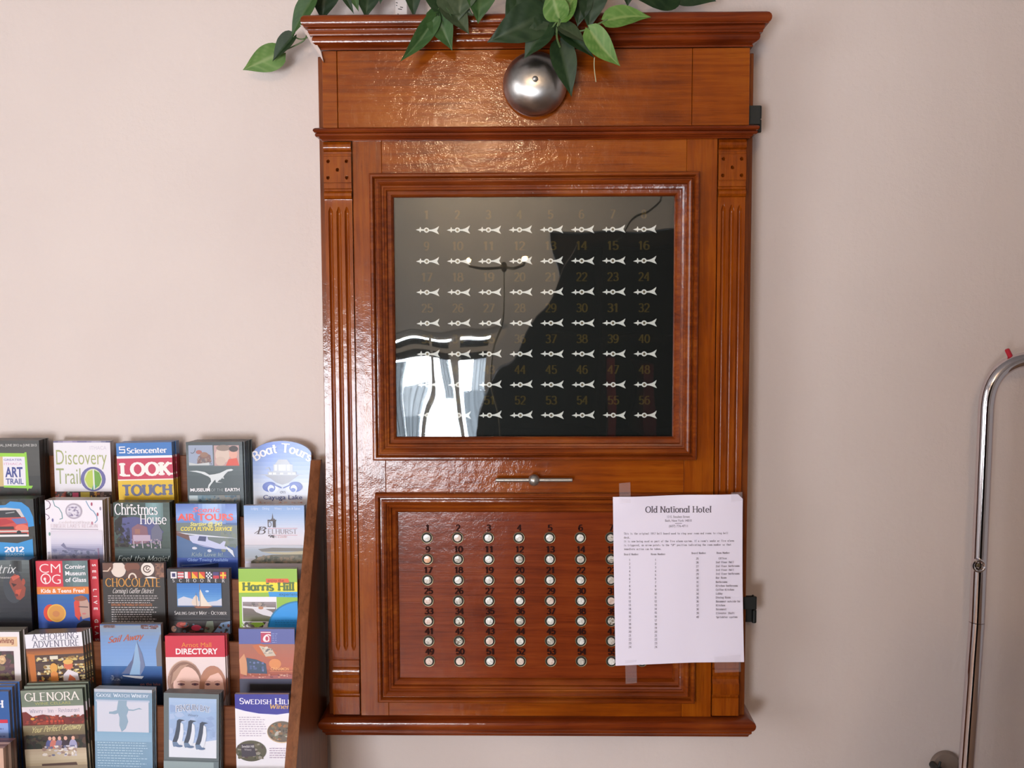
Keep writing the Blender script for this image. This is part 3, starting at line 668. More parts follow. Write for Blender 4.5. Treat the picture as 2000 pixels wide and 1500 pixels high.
def typed(t, x, y, fit=None): A.serif(t, x, y, 3.5, K2, thick=.17, thin=.12, ser=.10, mono=.74, fit=fit)
typed('This is the original 1917 bell board used to ring your room and rooms to ring bell', 1218.5, 1045.5, 204); typed('desk.', 1218.5, 1053, 13)
typed("It is now being used as part of the fire alarm system. If a room's smoke or fire alarm", 1218.5, 1060.5, 215); typed('is triggered, an arrow points to the "UP" position indicating the room number so that', 1218.5, 1068, 210); typed('immediate action can be taken.', 1218.5, 1075.5, 74)
for x in (1219, 1271.5): typed('Board Number' if x < 1250 else 'Room Number', x, 1085.5, 28.5)
typed('Board Number', 1351, 1084, 28.5); typed('Room Number', 1400, 1084, 26)
for i in range(24):
    for x in (1230, 1280.5): A.serif(str(i + 1), x, 1096.5 + i * 7.35, 3.7, K2, thick=.17, thin=.12, al='c')
for i, t in enumerate(('Office', '2nd floor Hall', '2nd floor bathrooms', '3rd floor Hall', '3rd floor bathrooms', 'Bar Room', 'Bathrooms', 'Kitchen bathrooms', 'Coffee Kitchen', 'Lobby', 'Dining Room', 'Basement outside ba', 'Kitchen', 'Basement', 'Elevator Shaft', 'Sprinkler system')):
    A.serif(str(25 + i), 1362, 1094.5 + i * 7.55, 3.7, K2, thick=.17, thin=.12, al='c'); typed(t, 1398 + (6 if i == 0 else 0), 1094.5 + i * 7.55, min(47, 2.55 * len(t)))
A.emit(b, 0, fn=lambda x, y, z: onnote(nmap(x, -z)[0], y * .6 - .00025, nmap(x, -z)[1]))
obj('printed_page', b, M_print, note, clean=False, angle=0)
def tape_mat():
    N = Nodes('clear_tape'); out = N.t.nodes['Material Output']; tr = N.n('ShaderNodeBsdfTransparent'); tr.inputs[0].default_value = (.985, .98, .98, 1); mx = N.n('ShaderNodeMixShader'); mx.inputs[0].default_value = .13
    N.p(Base_Color=(.92, .86, .9, 1), Roughness=.25); N.l(tr, 0, mx, 1); N.l(N.b, 0, mx, 2); N.l(mx, 0, out, 'Surface'); return N.m
M_tape = tape_mat()
for q, ys in ((((1209, 944), (1231, 942), (1232, 982), (1210, 984)), (-.1035, -.1125)), (((1221, 1290), (1243, 1289), (1244, 1334), (1222, 1336)), (-.1118, -.104)), (((1395, 1283), (1446, 1280), (1447, 1312), (1396, 1314)), (-.125, -.1015)), (((1428, 962), (1450, 961), (1450, 978), (1428, 980)), (-.1105, -.1125))):
    b = bmesh.new(); face(b, [P(x, y, ys[0] if i in (0, 1) else ys[1]) for i, (x, y) in enumerate(q)]); obj('tape_strip', b, M_tape, note)['label'] = 'clear adhesive tape'

# ------------------------------------------------------------------ the stepped brochure rack
XR = -0.376; XL = P(-62, 1000, -.1).x; DY = .048
PT = [P(355, py, -.022 - DY * k).z for k, py in enumerate((890, 1010, 1132, 1254, 1380))]; PT += [PT[4] - .094, PT[4] - .188]
SH = [z - .205 for z in PT]
rack = thing('brochure_rack', ((XL + XR) / 2, -.2, 0.0), 'stepped brown wooden rack holding rows of brochures beside the cabinet', 'rack')
side = [(-.03, 0.0), (-.03, 1.291), (-.041, 1.291), (-.265, .842), (-.43, .52), (-.43, 0.0)]
for x in (XL - .018, XR):
    b = bmesh.new(); prism_x(b, side, x, x + .018); bmesh.ops.bevel(b, geom=b.edges[:], offset=.0012, segments=1, affect='EDGES'); obj('side_panel', b, M_rack, rack)
for k in range(7):
    b = bmesh.new(); y = -.022 - DY * k; box(b, XL, XR, y, y + .006, SH[k] - .006, PT[k], .0006, 1); obj('tier_panel', b, M_rackh, rack)
    if k < 6:
        b = bmesh.new(); box(b, XL, XR, y - DY + .0061, y - .0001, SH[k] - .006, SH[k]); obj('tier_shelf', b, M_rackh, rack)
b = bmesh.new(); box(b, XL, XR, -.335, -.317, .004, SH[6] + .03, .001, 1); obj('front_panel', b, M_rackh, rack)

def brochure(k, xl, yt, xr, t, n, label, side_col, draw, name='brochure', roll=0.0, fan=0.0, bands=None, arch=None, gloss=False, back=None, lift=0, skip_label=None, border=None, what='copies'):
    y = -.0228 - t - DY * k; a = P(xl, yt, y); c = P(xr, yt, y)
    if a.x + (c.x - a.x) > XR - .0012: c.x = XR - .0012
    wm = c.x - a.x; sc = (P(xr, yt, y).x - a.x) / (xr - xl); w = wm / sc
    h = a.z - SH[k] - .0004; t1 = t / n
    root = thing(name, (a.x, y, SH[k] + .0004), label, 'brochure')
    A = Art(xl, yt, w, h / sc, sc); draw(A)
    b = bmesh.new()
    if arch:
        A.q = [q for q in A.q]
    A.emit(b, -.0001, fn=lambda x, yy, z: (x, yy, z + h)); cover = obj('cover', b, M_gloss if gloss else M_print, root, local=True, clean=False, angle=0)
    b = bmesh.new()
    out = [(0, 0), (wm, 0), (wm, h), (0, h)] if not arch else [(0, 0), (wm, 0)] + [(min(wm, (u - xl) * sc), h - (v - yt) * sc) for u, v in arch]
    prism(b, out, 0, t1 * .98); cl = b.loops.layers.float_color.new('print'); sc_ = rgb(side_col)
    if bands:
        b.free(); b = bmesh.new(); cl = b.loops.layers.float_color.new('print')
        for v0, v1, col in bands:
            nb = len(b.faces); box(b, 0, wm, 0, t1 * .98, max(0, h - (v1 - yt) * sc), h - (v0 - yt) * sc)
            b.faces.ensure_lookup_table()
            for f in b.faces[nb:]:
                for l in f.loops: l[cl] = (*rgb(col), 1)
    else:
        for f in b.faces:
            for l in f.loops: l[cl] = (*sc_, 1)
    bmesh.ops.recalc_face_normals(b, faces=b.faces); obj('pages', b, M_print, root, local=True, clean=False, angle=0)
    root.rotation_euler = (0, R(roll), 0); root.location.x -= h * math.sin(R(roll)); root.location.z += max(0, wm * math.sin(R(roll))) + .0006; a.x = root.location.x; zr = root.location.z
    cp = None
    for i in range(1, n):
        o = copy_tree(root); o.location = (a.x + fan * i + random.uniform(-.0004, .0006), y + t1 * i, zr); o.rotation_euler = (0, R(roll * max(0, 1 - i * .08) + random.uniform(-.18, .18)), 0)
        if back and i == 1:
            B = Art(xl, yt, w, h / sc, sc); back(B); b = bmesh.new(); B.emit(b, -.0001, fn=lambda x, yy, z: (x, yy, z + h))
            bm_ = bpy.data.meshes.new('cover'); b.to_mesh(bm_); b.free(); bm_.materials.append(M_print); cp = bm_
        if cp: [ch for ch in o.children if ch.name.startswith('cover')][0].data = cp
        if lift: o.location.z += lift * (i + 1) / n; 
        o['label'] = 'copy stacked behind the ' + (skip_label or label); o['group'] = what + ' behind the ' + (skip_label or label)
        if o.location.x + wm > XR - .0008: o.location.x = XR - .0008 - wm
    return root

W_ = (240, 232, 236); BK = (24, 21, 20)
def d_art(A):
    A.rect(-60, 850, 90, 1100, (45, 41, 38)); A.grad(-60, 850, 90, 930, ['35312e', '47423d', '3a3531'], 8)
    A.sans('ENNIAL, JUNE 2012 to JUNE 2013', 71, 872.5, 4.6, (190, 184, 180), .012, fit=84, al='r')
    A.rect(-30, 892, 5, 951, (205, 176, 120)); A.rect(4, 892.5, 47.5, 949.5, (232, 224, 232))
    A.poly([(-30, 885), (51, 886), (50, 893), (-30, 892)], (150, 205, 45)); A.poly([(47, 884), (51, 884), (53.5, 952), (50, 960), (48, 950)], (142, 200, 50)); A.poly([(4, 949), (61, 949.5), (58, 955), (4, 953)], (146, 205, 60))
    A.sans('GREATER', 5.5, 900.5, 3.8, (120, 112, 170), .01, fit=36); A.sans('ITHACA', 5.5, 909, 4.6, (215, 160, 190), .005, fit=36)
    A.sans('ART', 8.5, 932, 18.5, (58, 66, 140), .03, fit=33.5); A.sans('TRAIL', 8.5, 946, 10.5, (84, 92, 150), .02, fit=34.5)
    A.specks(-30, 956, 75, 985, [(70, 40, 38), (40, 34, 32), (60, 44, 44)], 24, 6)
brochure(0, -36, 861, 76, .034, 6, 'dark grey brochure with lime-framed white box, topmost at the rack\'s left end', '1c1815', d_art, skip_label='dark grey lime-framed brochure')
def d_disc(A):
    A.rect(90, 850, 230, 1100, (234, 226, 232)); A.grad(104, 862, 216, 865.2, ['5c5478', 'b8a8c8', '6a6090', 'b0a8c0', '4a4870'], 12, True)
    A.sans('ITHACA', 191, 879, 7.2, (208, 196, 210), .0, fit=33, al='c')
    A.sans('Discovery', 106.5, 908, 29, (164, 168, 104), -.004, fit=101); A.sans('Trail', 107, 946, 31, (160, 166, 110), -.004, fit=48)
    A.ell(179.5, 936.5, 24.5, 24, (106, 100, 158)); A.ell(179.5, 937, 17.5, 20.5, (214, 214, 176)); A.poly([(163, 937), (170, 922), (180, 918), (180, 955), (170, 952)], (186, 200, 80)); A.poly([(181, 918), (192, 924), (196, 937), (191, 950), (181, 956)], (110, 160, 52)); A.poly([(180, 945), (186, 950), (182, 958), (176, 958)], (70, 150, 130)); A.line([(180.5, 918), (181, 957)], 3, (226, 222, 214))
    A.rect(104, 961, 216, 985, (70, 52, 46)); A.specks(104, 961, 126, 985, [(150, 60, 46), (180, 90, 50), (60, 30, 28)], 20, 5); A.specks(128, 961, 142, 985, [(70, 90, 92), (150, 160, 150)], 9, 4); A.rect(138, 963, 150, 985, (204, 80, 120)); A.rect(154, 962, 172, 985, (196, 176, 70)); A.specks(172, 961, 192, 985, [(196, 150, 60), (160, 96, 60), (60, 40, 30)], 18, 5); A.specks(193, 961, 214, 985, [(150, 130, 122), (120, 90, 84)], 14, 5)
brochure(0, 104, 862, 215, .015, 3, 'white brochure with tall olive letters and a green globe', 'b4aaa4', d_disc)
def d_sci(A):
    A.rect(220, 850, 350, 892.5, (48, 112, 186)); A.rect(220, 892, 350, 897, W_); A.rect(220, 896.5, 350, 938, (196, 40, 78)); A.rect(220, 937.5, 350, 940.5, (240, 222, 210)); A.rect(220, 940, 350, 1100, (224, 180, 26))
    A.serif('Sciencenter', 247, 886.5, 10.2, W_, thick=.2, thin=.11, ser=.07, fit=78)
    for x0, y0, x1, y1 in ((232, 873, 244, 875), (232, 878, 244, 880), (232, 884, 244, 886), (232, 873, 234, 880), (242, 878, 244, 886)): A.rect(x0, y0, x1, y1, W_)
    A.serif('LOOK', 233, 930, 24, (246, 232, 226), thick=.25, thin=.15, ser=.10, fit=98); A.serif('TOUCH', 234.5, 969, 19.5, (92, 94, 128), thick=.25, thin=.15, ser=.08, fit=97)
brochure(0, 226.5, 866.5, 335, .030, 4, 'brochure in blue, red and yellow bands with big slab letters', '5a4a40', d_sci, roll=-1.2, fan=.0003, bands=[(866.5, 892.5, (44, 92, 150)), (892.5, 938, (170, 34, 62)), (938, 1060, (196, 152, 24))])
def d_mus(A):
    A.rect(350, 850, 490, 1100, (66, 76, 80)); A.grad(363, 864, 474, 930, ['33383a', '5c686c', '465054'], 8)
    A.rect(367.5, 870.5, 415, 910, (150, 158, 182)); A.poly([(383, 910), (386, 893), (398, 884), (410, 890), (412, 903), (400, 910)], (130, 92, 84)); A.ell(388, 884, 6, 4, (160, 92, 84)); A.ell(398, 889, 8, 5, (150, 110, 90)); A.specks(384, 894, 412, 909, [(110, 96, 100), (96, 84, 90), (150, 130, 120)], 26, 3); A.ring(375, 876, 6, 10, 1, (60, 56, 66), 0, 120); A.poly([(368, 910), (368, 904), (382, 907), (408, 904), (408, 910)], (196, 196, 196))
    A.rect(417.5, 871, 466.5, 911, (190, 150, 146)); A.ell(434, 890, 14, 16, (212, 186, 172)); A.ell(436, 876, 14, 6, (140, 116, 104)); A.ell(455, 888, 8, 10, (222, 160, 142)); A.ell(456, 878, 9, 6, (56, 40, 40)); A.poly([(440, 911), (446, 898), (462, 896), (466, 911)], (214, 74, 54)); A.ell(430, 902, 10, 9, (204, 176, 162))
    D = [(215, 463), (300, 458), (390, 474), (440, 506), (500, 500), (560, 486), (600, 468), (640, 448), (690, 441), (712, 452), (690, 464), (650, 470), (622, 496), (594, 530), (602, 548), (578, 540), (560, 562), (532, 562), (527, 585), (590, 597), (540, 593), (512, 592), (505, 560), (490, 574), (465, 604), (442, 634), (430, 664), (416, 664), (428, 620), (458, 580), (452, 544), (428, 524), (350, 489), (290, 474)]
    up = [(330 + x / 5.714, 840 + y / 5.714) for x, y in D]
    A.poly(up[:8] + up[10:14] + up[18:19] + up[22:24] + up[30:], (214, 216, 218)); A.poly([up[6], up[7], up[8], up[9], up[10], up[11], up[12]], (214, 216, 218)); A.poly([up[22], up[23], up[24], up[25], up[26], up[27], up[28], up[29], up[30]], (214, 216, 218)); A.poly([up[18], up[19], up[20], up[21], up[22]], (214, 216, 218)); A.line([up[13], up[14], up[15], up[16]], 1.6, (200, 202, 204))
    A.sans('MUSEUM', 368.5, 961, 6, W_, .03, fit=39); A.sans('OF THE', 409, 961, 5.6, (150, 156, 160), .0, fit=25); A.sans('EARTH', 436.5, 961, 6, W_, .03, fit=29)
    A.grad(366, 968.5, 466, 1000, ['8fa0aa', '5a7684', '807a74', '6a6a6a'], 12, True); A.rect(366, 969, 383, 980, (176, 186, 190)); A.specks(384, 969, 460, 985, [(80, 110, 126), (130, 130, 124), (60, 80, 96)], 40, 4)
brochure(0, 363, 864.5, 473, .036, 7, 'slate grey brochure with a white dinosaur silhouette', '23282a', d_mus, roll=-.4, fan=.0011)
def d_boat(A):
    ar = [(492.5, 1150)] + AR_B[::-1][::-1] + [(608, 1150)]
    base = [(492.5, 1150), (608, 1150)] + AR_B
    n = 16
    for i in range(n):
        t = i / (n - 1); y0 = 862 + i * 8.2; c = [(84, 118, 206), (138, 162, 222), (206, 212, 232), (226, 220, 226)]; q = t * 3; a = min(int(q), 2); f = q - a
        col = [c[a][j] + (c[a + 1][j] - c[a][j]) * f for j in range(3)]
        xs = lambda yy: 57.7 * math.sqrt(max(0, 1 - ((890.5 - yy) / 28.5) ** 2)) if yy < 890.5 else 57.7
        A.up()
        for m in range(4):
            u0, u1 = y0 + m * 2.05, y0 + (m + 1) * 2.05; A.add([(550.3 - xs(u0), u0), (550.3 + xs(u0), u0), (550.3 + xs(u1), u1), (550.3 - xs(u1), u1)], col)
    A.rect(492, 993, 608, 1150, (222, 214, 220))
    def arc(u, v):
        th = (u - 550) / 62.0; r = 62 + (905 - v); return 550 + r * math.sin(th), 950 - 2 - r * math.cos(th) + 2
    A.serif('Boat Tours', 551, 896, 17, W_, thick=.19, thin=.12, ser=.05, fit=112, al='c', rot=lambda u, v: (550 + (84 + (896 - v)) * math.sin((u - 550) / 84.), 968 - (84 + (896 - v)) * math.cos((u - 550) / 84.)))
    G = (176, 178, 190)
    A.poly([(536, 908), (543, 898), (560, 898), (567, 908)], G); A.rect(533, 908, 571, 922, (188, 190, 200))
    for x0, x1 in ((535.5, 540), (543.5, 557), (560, 565)): A.rect(x0, 908.5, x1, 920, (236, 234, 238))
    A.rect(522, 922, 578, 931, (182, 184, 196)); 
    for x in (524, 532, 546, 561, 570): A.rect(x, 924, x + 6, 927.5, (238, 236, 240))
    A.poly([(516, 929), (583, 929), (573, 936), (562, 944), (550, 948), (538, 944), (528, 936)], (166, 166, 178)); A.line([(518, 916), (524, 914), (527, 920)], 1.5, G); A.line([(510, 928), (590, 928)], 1, (206, 208, 218))
    for sx in (-1, 1):
        cx = 550 + sx * 22
        A.ell(cx + sx * 3, 952, 14, 10, (84, 104, 186)); A.ell(cx - sx * 4, 955.5, 11, 9, (222, 224, 236)); A.ring(cx + sx * 2, 954, 9, 7.5, 2.4, (98, 116, 194), 150 if sx > 0 else 200, 340 if sx > 0 else 30 + 360); A.ell(cx - sx * 1, 958, 5, 4, (108, 126, 200))
        A.line([(cx - sx * 4, 947), (cx - sx * 20, 954)], 2.2, (96, 116, 190))
    A.sans('on', 550, 965, 7.5, (150, 150, 168), 0, al='c'); A.sans('Cayuga Lake', 550, 976.5, 8.6, (62, 70, 128), .008, fit=77, al='c')
    A.specks(500, 981, 600, 984, [(200, 150, 150), (226, 200, 196)], 16, 3)
AR_B = [(550.3 + 57.7 * math.cos(R(a)), 890.5 - 28.5 * math.sin(R(a))) for a in range(0, 181, 10)]
brochure(0, 492.5, 862, 608, .008, 2, 'pale blue arch-topped brochure with a boat between two curling waves', 'b8b4bc', d_boat, arch=AR_B)

def d_car(A):
    A.rect(-60, 970, 80, 1200, (50, 48, 44)); A.specks(-50, 976, 66, 1000, [(34, 38, 32), (62, 64, 56), (44, 44, 40)], 40, 6)
    A.poly([(-60, 990), (10, 988), (20, 981), (42, 983), (56, 994), (63, 1012), (64, 1030), (50, 1032), (40, 1000), (-60, 1000)], (48, 140, 208))
    A.poly([(-50, 996), (10, 993), (38, 996), (46, 1012), (-50, 1015)], (206, 196, 196)); A.poly([(-50, 999), (30, 998), (40, 1012), (-50, 1013)], (44, 42, 48)); A.line([(10, 1004), (27, 1002)], 2, (150, 150, 150))
    A.poly([(-50, 1013), (47, 1012), (52, 1024), (53, 1050), (-50, 1052)], (200, 70, 60)); A.poly([(-50, 1016), (10, 1015), (28, 1022), (-10, 1030), (-50, 1030)], (180, 40, 48)); A.poly([(20, 1015), (46, 1014), (51, 1024), (30, 1026)], (96, 110, 170)); A.poly([(-50, 1030), (24, 1030), (25, 1036), (-50, 1036)], (60, 34, 34)); A.ell(40, 1033, 13, 7, (226, 110, 90)); A.rect(-50, 1038, 53, 1041, (206, 196, 190)); A.rect(-50, 1043, 50, 1047, (46, 34, 34)); A.ell(34, 1042, 4.5, 4, (34, 28, 32)); A.rect(-50, 1046, 53, 1050.5, (228, 222, 222))
    A.poly([(-60, 1050), (62, 1050), (62, 1062), (30, 1064), (-60, 1060)], (58, 54, 50)); A.poly([(-60, 1056), (30, 1063), (60, 1055), (60, 1093), (-60, 1093)], (50, 142, 206)); A.rect(-60, 1092, 80, 1200, (30, 60, 100))
    A.serif('2012', 4, 1080, 9.4, W_, thick=.26, thin=.14, ser=.04, fit=38); A.sans('SEASON', 5, 1088, 5.2, (170, 206, 236), .02, fit=37)
brochure(1, -48, 977, 65, .036, 6, 'blue-black brochure with a red racing car at the rack\'s left end', '110e0e', d_car, roll=-.9, skip_label='racing car brochure')
def d_conf(A):
    A.rect(80, 970, 220, 1200, (236, 226, 234))
    wv = lambda pts, c, w=1.6: A.line([(x / 5.714, 840 + y / 5.714) for x, y in pts], w, c)
    wv([(515, 790), (545, 800), (562, 835), (550, 870), (510, 890)], (120, 84, 110)); wv([(500, 940), (535, 960), (545, 985), (520, 1005)], (140, 110, 140)); wv([(590, 785), (610, 850), (655, 875), (685, 930), (690, 990), (660, 1000)], (98, 140, 146)); wv([(960, 795), (985, 850), (1010, 890), (1040, 910), (1075, 970), (1078, 1010), (1050, 1040)], (110, 150, 180)); wv([(1095, 1135), (1120, 1160), (1085, 1200), (1080, 1230), (1110, 1250), (1105, 1285)], (176, 130, 150))
    for x, y, c in ((1022, 830, (170, 70, 100)), (1085, 945, (170, 70, 90)), (580, 1010, (120, 110, 160)), (1118, 880, (150, 140, 160)), (540, 1165, (110, 150, 140)), (1020, 1045, (190, 120, 140))): A.ell(x / 5.714, 840 + y / 5.714, 1.8, 3.6, c)
    A.ell(143.5, 999, 16.5, 15.5, (178, 164, 180)); A.ell(143.5, 999, 13.5, 12.5, (222, 212, 224)); A.specks(133, 990, 154, 1009, [(160, 144, 168), (190, 178, 196), (140, 126, 156)], 30, 3)
    A.serif('celebrating', 143, 1023, 5, (216, 200, 204), thick=.1, fit=60, al='c', sl=.2); A.serif('FINGER LAKES REGION', 143, 1031.5, 7, (216, 196, 204), thick=.1, thin=.05, fit=92, al='c'); A.line([(98, 1034), (190, 1035)], 1, (150, 132, 150))
    A.grad(97, 1037, 198, 1098, ['dccfdc', 'dcd4e0', 'd0c8da', '9a96b4', '7c7c98', '8c88a0'], 16); A.specks(98, 1074, 190, 1094, [(120, 120, 150), (150, 148, 170), (100, 100, 126)], 40, 5); A.poly([(116, 1066), (122, 1061), (127, 1070), (183, 1075), (183, 1078), (126, 1074)], (124, 120, 150))
    for y in range(1080, 1093, 3): A.line([(90, y), (95, y)], 1.2, (130, 120, 140))
    A.line([(189, 1072), (190, 1094)], 2.5, (140, 110, 140)); A.rect(80, 1095, 220, 1200, (150, 146, 166))
brochure(1, 87.5, 977.5, 200, .027, 4, 'white brochure scattered with coloured streamers', 'a89a90', d_conf, fan=.0004)
def d_xmas(A):
    A.rect(210, 970, 340, 1200, (54, 64, 60)); A.grad(221, 982, 331, 1096, ['3c4a44', '50605c', '46544e', '3a4440'], 12); A.grad(284, 983, 318, 1020, ['6c8a8c', '84a4a8', '647c7c'], 8, True)
    A.specks(222, 1008, 250, 1070, [(40, 34, 36), (52, 46, 44), (62, 60, 54)], 40, 8); A.poly([(238, 1012), (262, 1010), (300, 1018), (318, 1040), (300, 1060), (250, 1064), (236, 1040)], (88, 88, 138)); A.specks(230, 1020, 252, 1062, [(42, 36, 44), (60, 60, 90)], 24, 5)
    A.poly([(256, 1032), (268, 1024), (286, 1030), (290, 1062), (256, 1064)], (140, 98, 110)); A.rect(258, 1046, 292, 1058, (190, 166, 186)); A.rect(262, 1034, 272, 1044, (160, 110, 100)); A.poly([(294, 1036), (306, 1020), (316, 1040), (314, 1058), (294, 1058)], (110, 108, 130)); A.specks(252, 1054, 316, 1072, [(150, 130, 150), (90, 84, 110), (190, 170, 180)], 36, 3)
    for x in (259, 276, 293, 311): A.line([(x, 1058), (x + 1, 1072)], 1.4, (206, 196, 206))
    A.grad(222, 1072, 331, 1100, ['4e5a58', '3a4444', '2c3436'], 6)
    A.serif('the', 246, 991.5, 6, (216, 214, 206), thick=.12, fit=11); A.serif('Christmas', 224, 1005.5, 21, W_, thick=.15, thin=.05, ser=.10, fit=84); A.serif('House', 273, 1024, 19, W_, thick=.14, thin=.05, ser=.08, fit=52)
    A.serif('Feel the Magic!', 226, 1097, 10, (196, 206, 206), thick=.11, thin=.06, ser=0, sl=.35, fit=100)
brochure(1, 221, 982, 331, .023, 3, 'dark green brochure with white lettering over a lit house at dusk', '3c4038', d_xmas, gloss=True)
def d_air(A):
    X = lambda pts: [(330 + x / 5.714, 840 + y / 5.714) for x, y in pts]
    A.rect(335, 975, 470, 1250, (60, 90, 150)); A.grad(343, 984, 462, 1022, ['4a66b4', '6c88cc', '8ca4dc', '587ac0'], 10); A.grad(380, 984, 440, 1024, ['4f6cb8', '9cb4e4', 'a8c0e8', '6480c4'], 8, True)
    A.poly(X([(75, 1040), (300, 1040), (760, 1070), (760, 1300), (75, 1300)]), (112, 120, 120)); A.poly(X([(75, 1130), (200, 1170), (280, 1250), (75, 1250)]), (110, 74, 70)); A.poly(X([(75, 1180), (240, 1250), (420, 1340), (700, 1440), (75, 1440)]), (74, 104, 150)); A.specks(430, 1040, 460, 1080, [(120, 126, 112), (96, 108, 100)], 20, 6)
    A.sans('Scenic', 402, 1001, 9.5, (226, 106, 126), .015, fit=54, al='c', sl=.2); A.sans('AIR TOURS', 401, 1017, 12.5, (240, 84, 78), .03, fit=108, al='c'); A.sans('Starting @ $45', 402, 1028, 7.5, (236, 222, 120), .02, fit=64, al='c', sl=.25); A.sans('COSTA FLYING SERVICE', 402, 1037.5, 7.4, (238, 214, 60), .025, fit=102, al='c', sl=.2)
    A.poly(X([(80, 1145), (200, 1160), (420, 1180), (760, 1215), (420, 1196), (180, 1168)]), (226, 226, 236)); A.poly(X([(215, 1185), (330, 1178), (420, 1190), (430, 1230), (560, 1280), (600, 1245), (625, 1250), (610, 1300), (650, 1340), (500, 1330), (380, 1310), (260, 1270), (225, 1235)]), (196, 196, 226)); A.poly(X([(330, 1190), (410, 1195), (400, 1250), (310, 1240)]), (60, 66, 110)); A.poly(X([(620, 1300), (700, 1350), (720, 1430), (640, 1340)]), (220, 220, 230)); A.line(X([(260, 1270), (500, 1330)]), 1, (90, 100, 160)); A.ell(378, 1072, 5, 2.6, (216, 214, 226)); A.ell(407, 1077, 4, 3, (206, 206, 220))
    A.sans('Kids Love It!', 402, 1088, 7.6, (150, 166, 176), .005, fit=62, al='c', sl=.15); A.rect(335, 1091, 470, 1250, (52, 78, 160)); A.sans('Glider Towing Available', 403, 1098, 5.8, (150, 176, 230), .01, fit=80, al='c', sl=.1); A.line([(352, 1106), (424, 1102)], 1.2, (120, 146, 190)); A.poly([(362, 1110), (424, 1101), (424, 1112), (362, 1116)], (34, 50, 92))
brochure(1, 343, 984.5, 462, .016, 3, 'blue brochure with red and yellow lettering above a small white plane', '31402f', d_air, gloss=True)
def d_bel(A):
    A.rect(470, 980, 600, 1250, (200, 196, 214)); A.grad(476, 988, 594, 1066, ['7c9cd2', '92acd8', 'b4c2e0', 'd2d2e4', 'dcd4de', 'd8ccd4'], 18)
    for x, t in ((490, 'Lodging'), (512, 'Dining'), (536, 'Winery'), (560, 'Spa & Salon')): A.sans(t, x, 996, 4.4, (206, 216, 236), .0, fit=14 if x < 550 else 26)
    A.poly([(532, 1002), (533.5, 1014), (530.5, 1014)], (70, 56, 60)); A.rect(522, 1016, 539, 1019, (66, 54, 58)); A.rect(532, 1018, 538, 1031, (60, 46, 50)); A.ring(526, 1025, 3, 5, 1.2, (80, 66, 70)); A.rect(522, 1019, 524, 1030, (110, 96, 100)); A.poly([(529, 1014), (536, 1014), (537, 1017), (528, 1017)], (84, 70, 76))
    A.rect(523, 1032.5, 580, 1033.4, (214, 150, 160)); A.rect(523, 1046, 580, 1046.9, (206, 150, 160))
    A.serif('B', 500, 1044, 14, (70, 50, 54), thick=.12, thin=.05, ser=.1, sl=.35, fit=17); A.line([(496, 1043), (506, 1036), (516, 1030), (520, 1034)], 1.1, (80, 60, 64)); A.serif('ELHURST', 522, 1043.5, 8.6, (140, 122, 126), thick=.11, thin=.05, ser=.07, fit=57); A.specks(523, 1046, 538, 1052, [(60, 46, 50), (90, 76, 80)], 14, 2.2); A.serif('Castle', 541, 1051.5, 4.8, (206, 150, 150), thick=.1, ser=0, sl=.3, fit=18)
    A.grad(476, 1066, 594, 1098, ['c6c2cc', 'a8aebc', 'a0a4ae', 'b8b0b4'], 8); A.poly([(502, 1074), (530, 1071), (594, 1072), (594, 1078), (510, 1079)], (122, 116, 112)); A.poly([(510, 1079), (560, 1080), (594, 1077), (594, 1088), (530, 1083)], (186, 172, 142)); A.poly([(488, 1098), (504, 1089), (530, 1085), (594, 1084), (594, 1102), (488, 1102)], (108, 100, 84)); A.specks(490, 1086, 594, 1102, [(84, 80, 64), (120, 110, 90), (140, 118, 96), (70, 72, 60)], 60, 5); A.rect(470, 1102, 600, 1250, (196, 188, 196))
brochure(1, 476, 988, 594, .010, 2, 'pale blue brochure with a slim tower emblem above a lakeshore', 'b4aeb0', d_bel)

def d_rix(A):
    A.rect(-70, 1080, 70, 1330, (48, 46, 50)); A.grad(-60, 1095, 57, 1215, ['6c7476', '4e5254', '3a3c40', '30323a', '24242a'], 14); A.grad(20, 1096, 42, 1118, ['5a6062', '202224', '4a4e50'], 6, True)
    A.ell(24, 1146, 20, 34, (64, 68, 76)); A.poly([(20, 1128), (28, 1122), (36, 1128), (42, 1140), (48, 1150), (45, 1166), (36, 1174), (29, 1172), (25, 1160), (20, 1150), (16, 1140)], (150, 74, 62)); A.ell(44, 1138, 3.4, 6.5, (170, 80, 66)); A.poly([(20, 1140), (31, 1143), (24, 1148)], (70, 42, 44)); A.poly([(28, 1154), (40, 1152), (34, 1166), (27, 1162)], (196, 84, 64)); A.ell(29, 1164, 4, 2.6, (110, 52, 54)); A.poly([(20, 1128), (34, 1124), (38, 1128), (24, 1136)], (200, 96, 80))
    A.serif('eatrix', 27, 1120.5, 17, (208, 206, 206), thick=.12, thin=.06, ser=0, sl=.35, fit=56, al='r'); A.sans('a theater', 21, 1131, 4.2, (190, 186, 186), .0, fit=34, al='r', sl=.2)
brochure(2, -58, 1095, 57, .024, 4, 'black brochure with a red-lit face at the rack\'s left end', '0f0e0e', d_rix, gloss=True, roll=-.4, skip_label='black red-lit face brochure')
